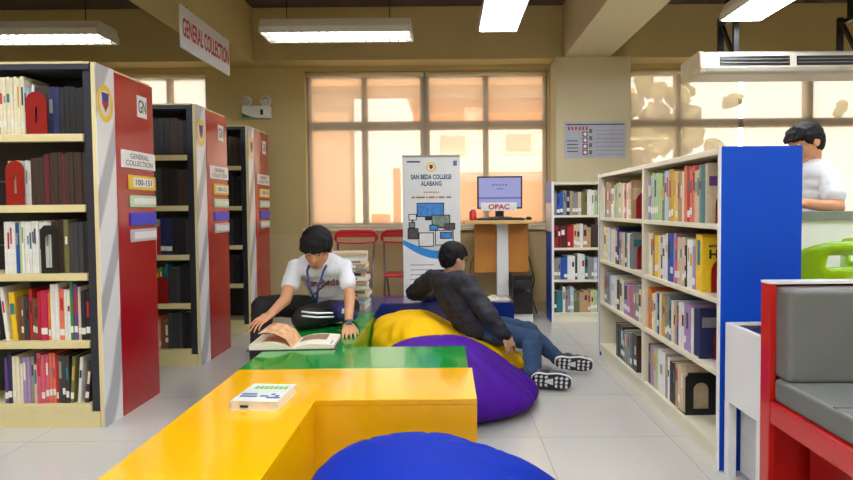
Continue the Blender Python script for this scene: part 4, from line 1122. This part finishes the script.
fwd = Vector((-.05, -.86, -.30)).normalized()
lt = text('shirt_lettering', 'San Beda', .2, .048, frame((-.765, 3.30, .632), (1, .02, .03), (0, .25, .97)), mat('crimson print', (150, 30, 50), .6), tee, .0006, .02)
project(lt, tee, (0, 1, 0), .007)
MB().tube([shm + Vector((.058 * math.cos(a), -.022 + .055 * math.sin(a), .042 - .02 * math.sin(a) * -1)) for a in [2 * PI * i / 20 for i in range(20)]], .008, 8, True).build('collar', mat('navy rib', (36, 42, 90), .8), tee, smooth=True)
lm = mat('navy ribbon', (40, 50, 120), .6)
for pts in ([(-.835, 3.47, .765), (-.83, 3.36, .715), (-.80, 3.30, .62), (-.775, 3.33, .53)], [(-.725, 3.48, .765), (-.735, 3.37, .71), (-.755, 3.31, .62), (-.77, 3.33, .53)]):
    MB().tube(pts, .007, 6).build('lanyard', lm, boy, smooth=True)
MB().tube([(-.69, 3.32, .66), (-.76, 3.29, .60), (-.84, 3.34, .52)], .006, 6).build('bag_strap', m_black, boy)
b = MB(); torso(b, hip + Vector((0, 0, -.035)), hip + Vector((-.01, -.03, .10)), right, .14, .135, .11, .1, 0, 5)
for h_, k_, a_ in ((hip + Vector((-.085, -.02, -.01)), kR, aR), (hip + Vector((.085, -.03, -.01)), kL, aL)):
    b.cap(h_, k_, .08, .066); b.cap(k_, a_, .064, .05)
tr = fuse(b, 'trousers', m_trk, boy, .008, 3, .018)
for s in (0, .024):
    st = MB().tube([kL + Vector((.01, -.062, .05 - s)), kL.lerp(aL, .35) + Vector((.02, -.066, .035 - s)), kL.lerp(aL, .75) + Vector((.03, -.062, .03 - s))], .0055, 6).build('side_stripe', m_white, tr)
shw, shb = (m_white, m_black), (mat('shoe tread white', (214, 214, 210), .6), m_black)
shoe(boy, aR + Vector((0, .06, -.075)), aR + Vector((-.02, -.2, -.08)), (0, 0, 1), m_black, shb)
shoe(boy, aL + Vector((-.01, -.03, -.045)), aL + Vector((.03, .2, -.045)), (0, 0, 1), m_black, shb)
b = MB(); b.ell((-.625, 3.40, .475), (.065, .05, .05)); b.ell((-.60, 3.40, .445), (.06, .06, .04))
nb = fuse(b, 'navy_pouch', mat('navy cloth', (30, 34, 96), .7, var=.2), boy, .006, 3, .02)
MB().ell((-.615, 3.352, .47), (.02, .004, .022)).build('pouch_print', m_white, nb, smooth=True)
wd = (wrL - elL).normalized(); wc = wrL - wd * .012
wa = wd.orthogonal().normalized(); wb_ = wd.cross(wa)
wt = MB().tube([wc + (wa * math.cos(2 * PI * i / 16) + wb_ * math.sin(2 * PI * i / 16)) * .027 for i in range(16)], .007, 8, True).build('watch_strap', m_black, boy, smooth=True)
MB().box(-.015, .015, -.015, .015, -.004, .005, Matrix.Translation(wc + Vector((.008, -.024, .012))) @ Matrix.Rotation(1.0, 4, 'X')).build('watch_face', m_dark, wt)

# ------------------------------------------------------------------ boy reclining on the yellow bean bag
hip = Vector((.22, 3.83, .30)); shm = Vector((.01, 3.93, .585))
shR, shL = Vector((.125, 3.77, .575)), Vector((-.105, 4.06, .575))
elR, wrR = Vector((.252, 3.63, .405)), Vector((.365, 3.58, .275))
elL, wrL = Vector((-.262, 4.36, .430)), Vector((-.06, 4.45, .40))
right = shR - shL
hc, hh = Vector((.045, 3.93, .735)), .222
hf, hu = Vector((.80, .58, -.12)), Vector((.05, .05, 1))
b = MB()
torso(b, hip, shm, right, .12, .13, .09, .085)
b.cap(shR, shL, .045, .045); b.cap(shm, hc + Vector((-.015, -.01, -.06)), .05, .045)
T = head(b, hc, hf, hu, hh)
arm(b, shR, elR, wrR); arm(b, shL, elL, wrL)
hand(b, wrR, (.30, -.15, -.80), (-.3, .5, 0), .145, .45, 1)
hand(b, wrL, (.9, .25, -.1), (0, 0, -1), .145, .2, 1)
hN, kN, aN = hip + Vector((.06, -.08, -.035)), Vector((.535, 3.60, .232)), Vector((.505, 3.385, .095))
hF, kF, aF = hip + Vector((.06, .08, -.035)), Vector((.55, 3.86, .235)), Vector((.715, 3.70, .09))
for h_, k_, a_ in ((hN, kN, aN), (hF, kF, aF)):
    b.cap(h_, k_, .07, .05); b.cap(k_, a_, .046, .034); b.cap(a_, a_ + Vector((.10, -.02, -.04)), .03, .022)
rec = person(b, 'boy in a charcoal hooded jacket and jeans reclining on the yellow bean bag', m_skin2)
face(T, hh, rec); hair(T, hh, rec, .14, 5)
# spectacles
for s in (-1, 1):
    q = [T @ Vector((s * .14 + .085 * math.cos(a), .36, .0 + .07 * math.sin(a))) for a in [2 * PI * i / 18 for i in range(18)]]
    MB().tube(q, .0022, 6, True).build('spectacle_rim', m_black, rec)
    MB().tube([T @ Vector((s * .225, .35, .02)), T @ Vector((s * .345, .1, .02)), T @ Vector((s * .36, -.06, .01))], .002, 6).build('spectacle_arm', m_black, rec)
MB().tube([T @ Vector((-.055, .365, .01)), T @ Vector((.055, .365, .01))], .002, 6).build('spectacle_bridge', m_black, rec)
fm = MB(); fm.ell(T @ Vector((0, .26, -.24)), (.20 * hh, .13 * hh, .19 * hh), T.to_3x3().normalized())
fuse(fm, 'face_mask', mat('pale mask', (220, 226, 232), .8), rec, .004, 2)
b = MB(); torso(b, hip + Vector((-.03, .0, -.02)), shm, right, .15, .15, .115, .105, .012, bend=.025)
b.cap(shR, shL, .07, .07)
b.cap(shR, elR, .072, .06); b.cap(elR, wrR + Vector((-.01, 0, .012)), .058, .046)
b.cap(shL, elL, .074, .064); b.cap(elL, wrL, .06, .045)
r_, u_, f_ = axes(right, shm - hip)
jk = fuse(b, 'jacket', m_jkt, rec, .0075, 3, .032)
b = MB()
nk = shm + Vector((0, 0, .045)); hm = mtx(r_, f_, u_)
for i in range(14):
    a = PI * (1.0 + 1.0 * i / 13); a2 = PI * (1.0 + 1.0 * (i + 1) / 13)
    if i < 13:
        P = lambda q: nk + r_ * .085 * math.cos(q) + f_ * (.085 * math.sin(q)) + u_ * (-.015 + .03 * -math.sin(q))
        b.cap(P(a), P(a2), .034, .034)
b.ell(nk - f_ * .095 - u_ * .03, (.10, .045, .06), hm)
hd = fuse(b, 'hood', m_jkt, jk, .007, 3, .02)
for p, q in ((wrR.lerp(elR, .12), wrR.lerp(elR, .0)),):
    MB().cap(p, q, .040, .036).build('cuff', m_jkt, jk, smooth=True)
b = MB(); torso(b, hip + Vector((.03, 0, -.035)), hip + Vector((-.05, .01, .05)), right, .13, .125, .1, .1, 0, 4)
b.cap(hN, kN, .082, .066); b.cap(kN, aN, .066, .05); b.cap(aN, aN + Vector((.025, -.005, -.02)), .05, .046); b.cap(hF, kF, .082, .066); b.cap(kF, aF, .064, .048); b.cap(aF, aF + Vector((.03, -.01, -.015)), .048, .045)
fuse(b, 'jeans', m_jean, rec, .0075, 3, .022)
m_sneak = mat('dark trainer', (36, 38, 48), .6)
for a_ in (aN, aF): MB().cap(a_ + Vector((.01, -.005, -.01)), a_ + Vector((.09, -.02, -.04)), .045, .036).build('sock', m_dark, rec, smooth=True)
shoe(rec, (.490, 3.335, .064), (.725, 3.295, .052), (.2, .95, .12), m_sneak, (mat('trainer midsole', (222, 222, 222), .5), m_black), .235, .05)
shoe(rec, (.690, 3.648, .078), (.93, 3.615, .066), (.2, .95, .25), m_sneak, (mat('trainer midsole', (222, 222, 222), .5), m_black), .24, .05)

# ------------------------------------------------------------------ boy standing at the counter
hip = Vector((2.22, 3.50, .80)); shm = Vector((2.20, 3.46, 1.27))
shN, shF = Vector((2.225, 3.33, 1.245)), Vector((2.20, 3.60, 1.245))     # near shoulder is his left
right = shF - shN
elN, wrN = Vector((2.225, 3.25, 1.065)), Vector((1.995, 3.20, 1.09))
elF, wrF = Vector((2.12, 3.66, 1.07)), Vector((1.93, 3.46, 1.10))
hc, hh = Vector((2.145, 3.43, 1.452)), .235
hf, hu = Vector((-.93, -.10, -.30)), Vector((-.28, 0, .95))
b = MB()
torso(b, hip, shm, right, .125, .14, .09, .085)
b.cap(shN, shF, .045, .045); b.cap(shm + Vector((0, 0, -.01)), hc - hu * .07 - hf * .04, .052, .046)
T = head(b, hc, hf, hu, hh)
arm(b, shN, elN, wrN, 0, (.048, .040, .026)); arm(b, shF, elF, wrF, 0, (.048, .040, .026))
hand(b, wrN, (-.95, .25, 0), (0, .3, -1), .155, .5, 1)
hand(b, wrF, (-.9, -.3, 0), (0, -.3, -1), .155, .5, -1)
for s in (-1, 1):
    h_ = hip + Vector((0, s * .085, -.02)); k_ = Vector((2.215, 3.50 + s * .09, .44)); a_ = Vector((2.23, 3.50 + s * .09, .08))
    b.cap(h_, k_, .08, .055); b.cap(k_, a_, .052, .034); b.cap(a_, a_ + Vector((-.12, 0, -.045)), .034, .026)
std = person(b, 'boy in a white shirt standing at the counter beyond the blue bookcase end', m_skin)
face(T, hh, std); hair(T, hh, std, .16, 8)
b = MB(); torso(b, hip + Vector((0, 0, -.02)), shm, right, .14, .15, .105, .095, .01)
b.cap(shN, shF, .053, .053); b.cap(shN, shN.lerp(elN, .60), .058, .063); b.cap(shF, shF.lerp(elF, .60), .058, .063); b.cap(shm, shm + Vector((-.01, -.01, .045)), .075, .062)
sh_ = fuse(b, 'shirt', m_tee, std, .0075, 3, .018)
MB().tube([shm + Vector((-.012 + .062 * math.cos(a), -.008 + .062 * math.sin(a), .062 + .014 * math.cos(a))) for a in [2 * PI * i / 20 for i in range(20)]], .011, 8, True).build('collar', m_tee, sh_, smooth=True)
b = MB(); torso(b, hip + Vector((0, 0, -.06)), hip + Vector((0, 0, .06)), right, .135, .135, .1, .1, 0, 4)
for s in (-1, 1):
    h_ = hip + Vector((0, s * .08, -.03)); k_ = Vector((2.215, 3.50 + s * .09, .44)); a_ = Vector((2.23, 3.50 + s * .09, .10))
    b.cap(h_, k_, .09, .07); b.cap(k_, a_, .07, .06)
fuse(b, 'trousers', m_trk, std, .009, 3, .012)
for s in (-1, 1): shoe(std, (2.30, 3.50 + s * .09, .012), (2.05, 3.50 + s * .09, .012), (0, 0, 1), m_black, shb)
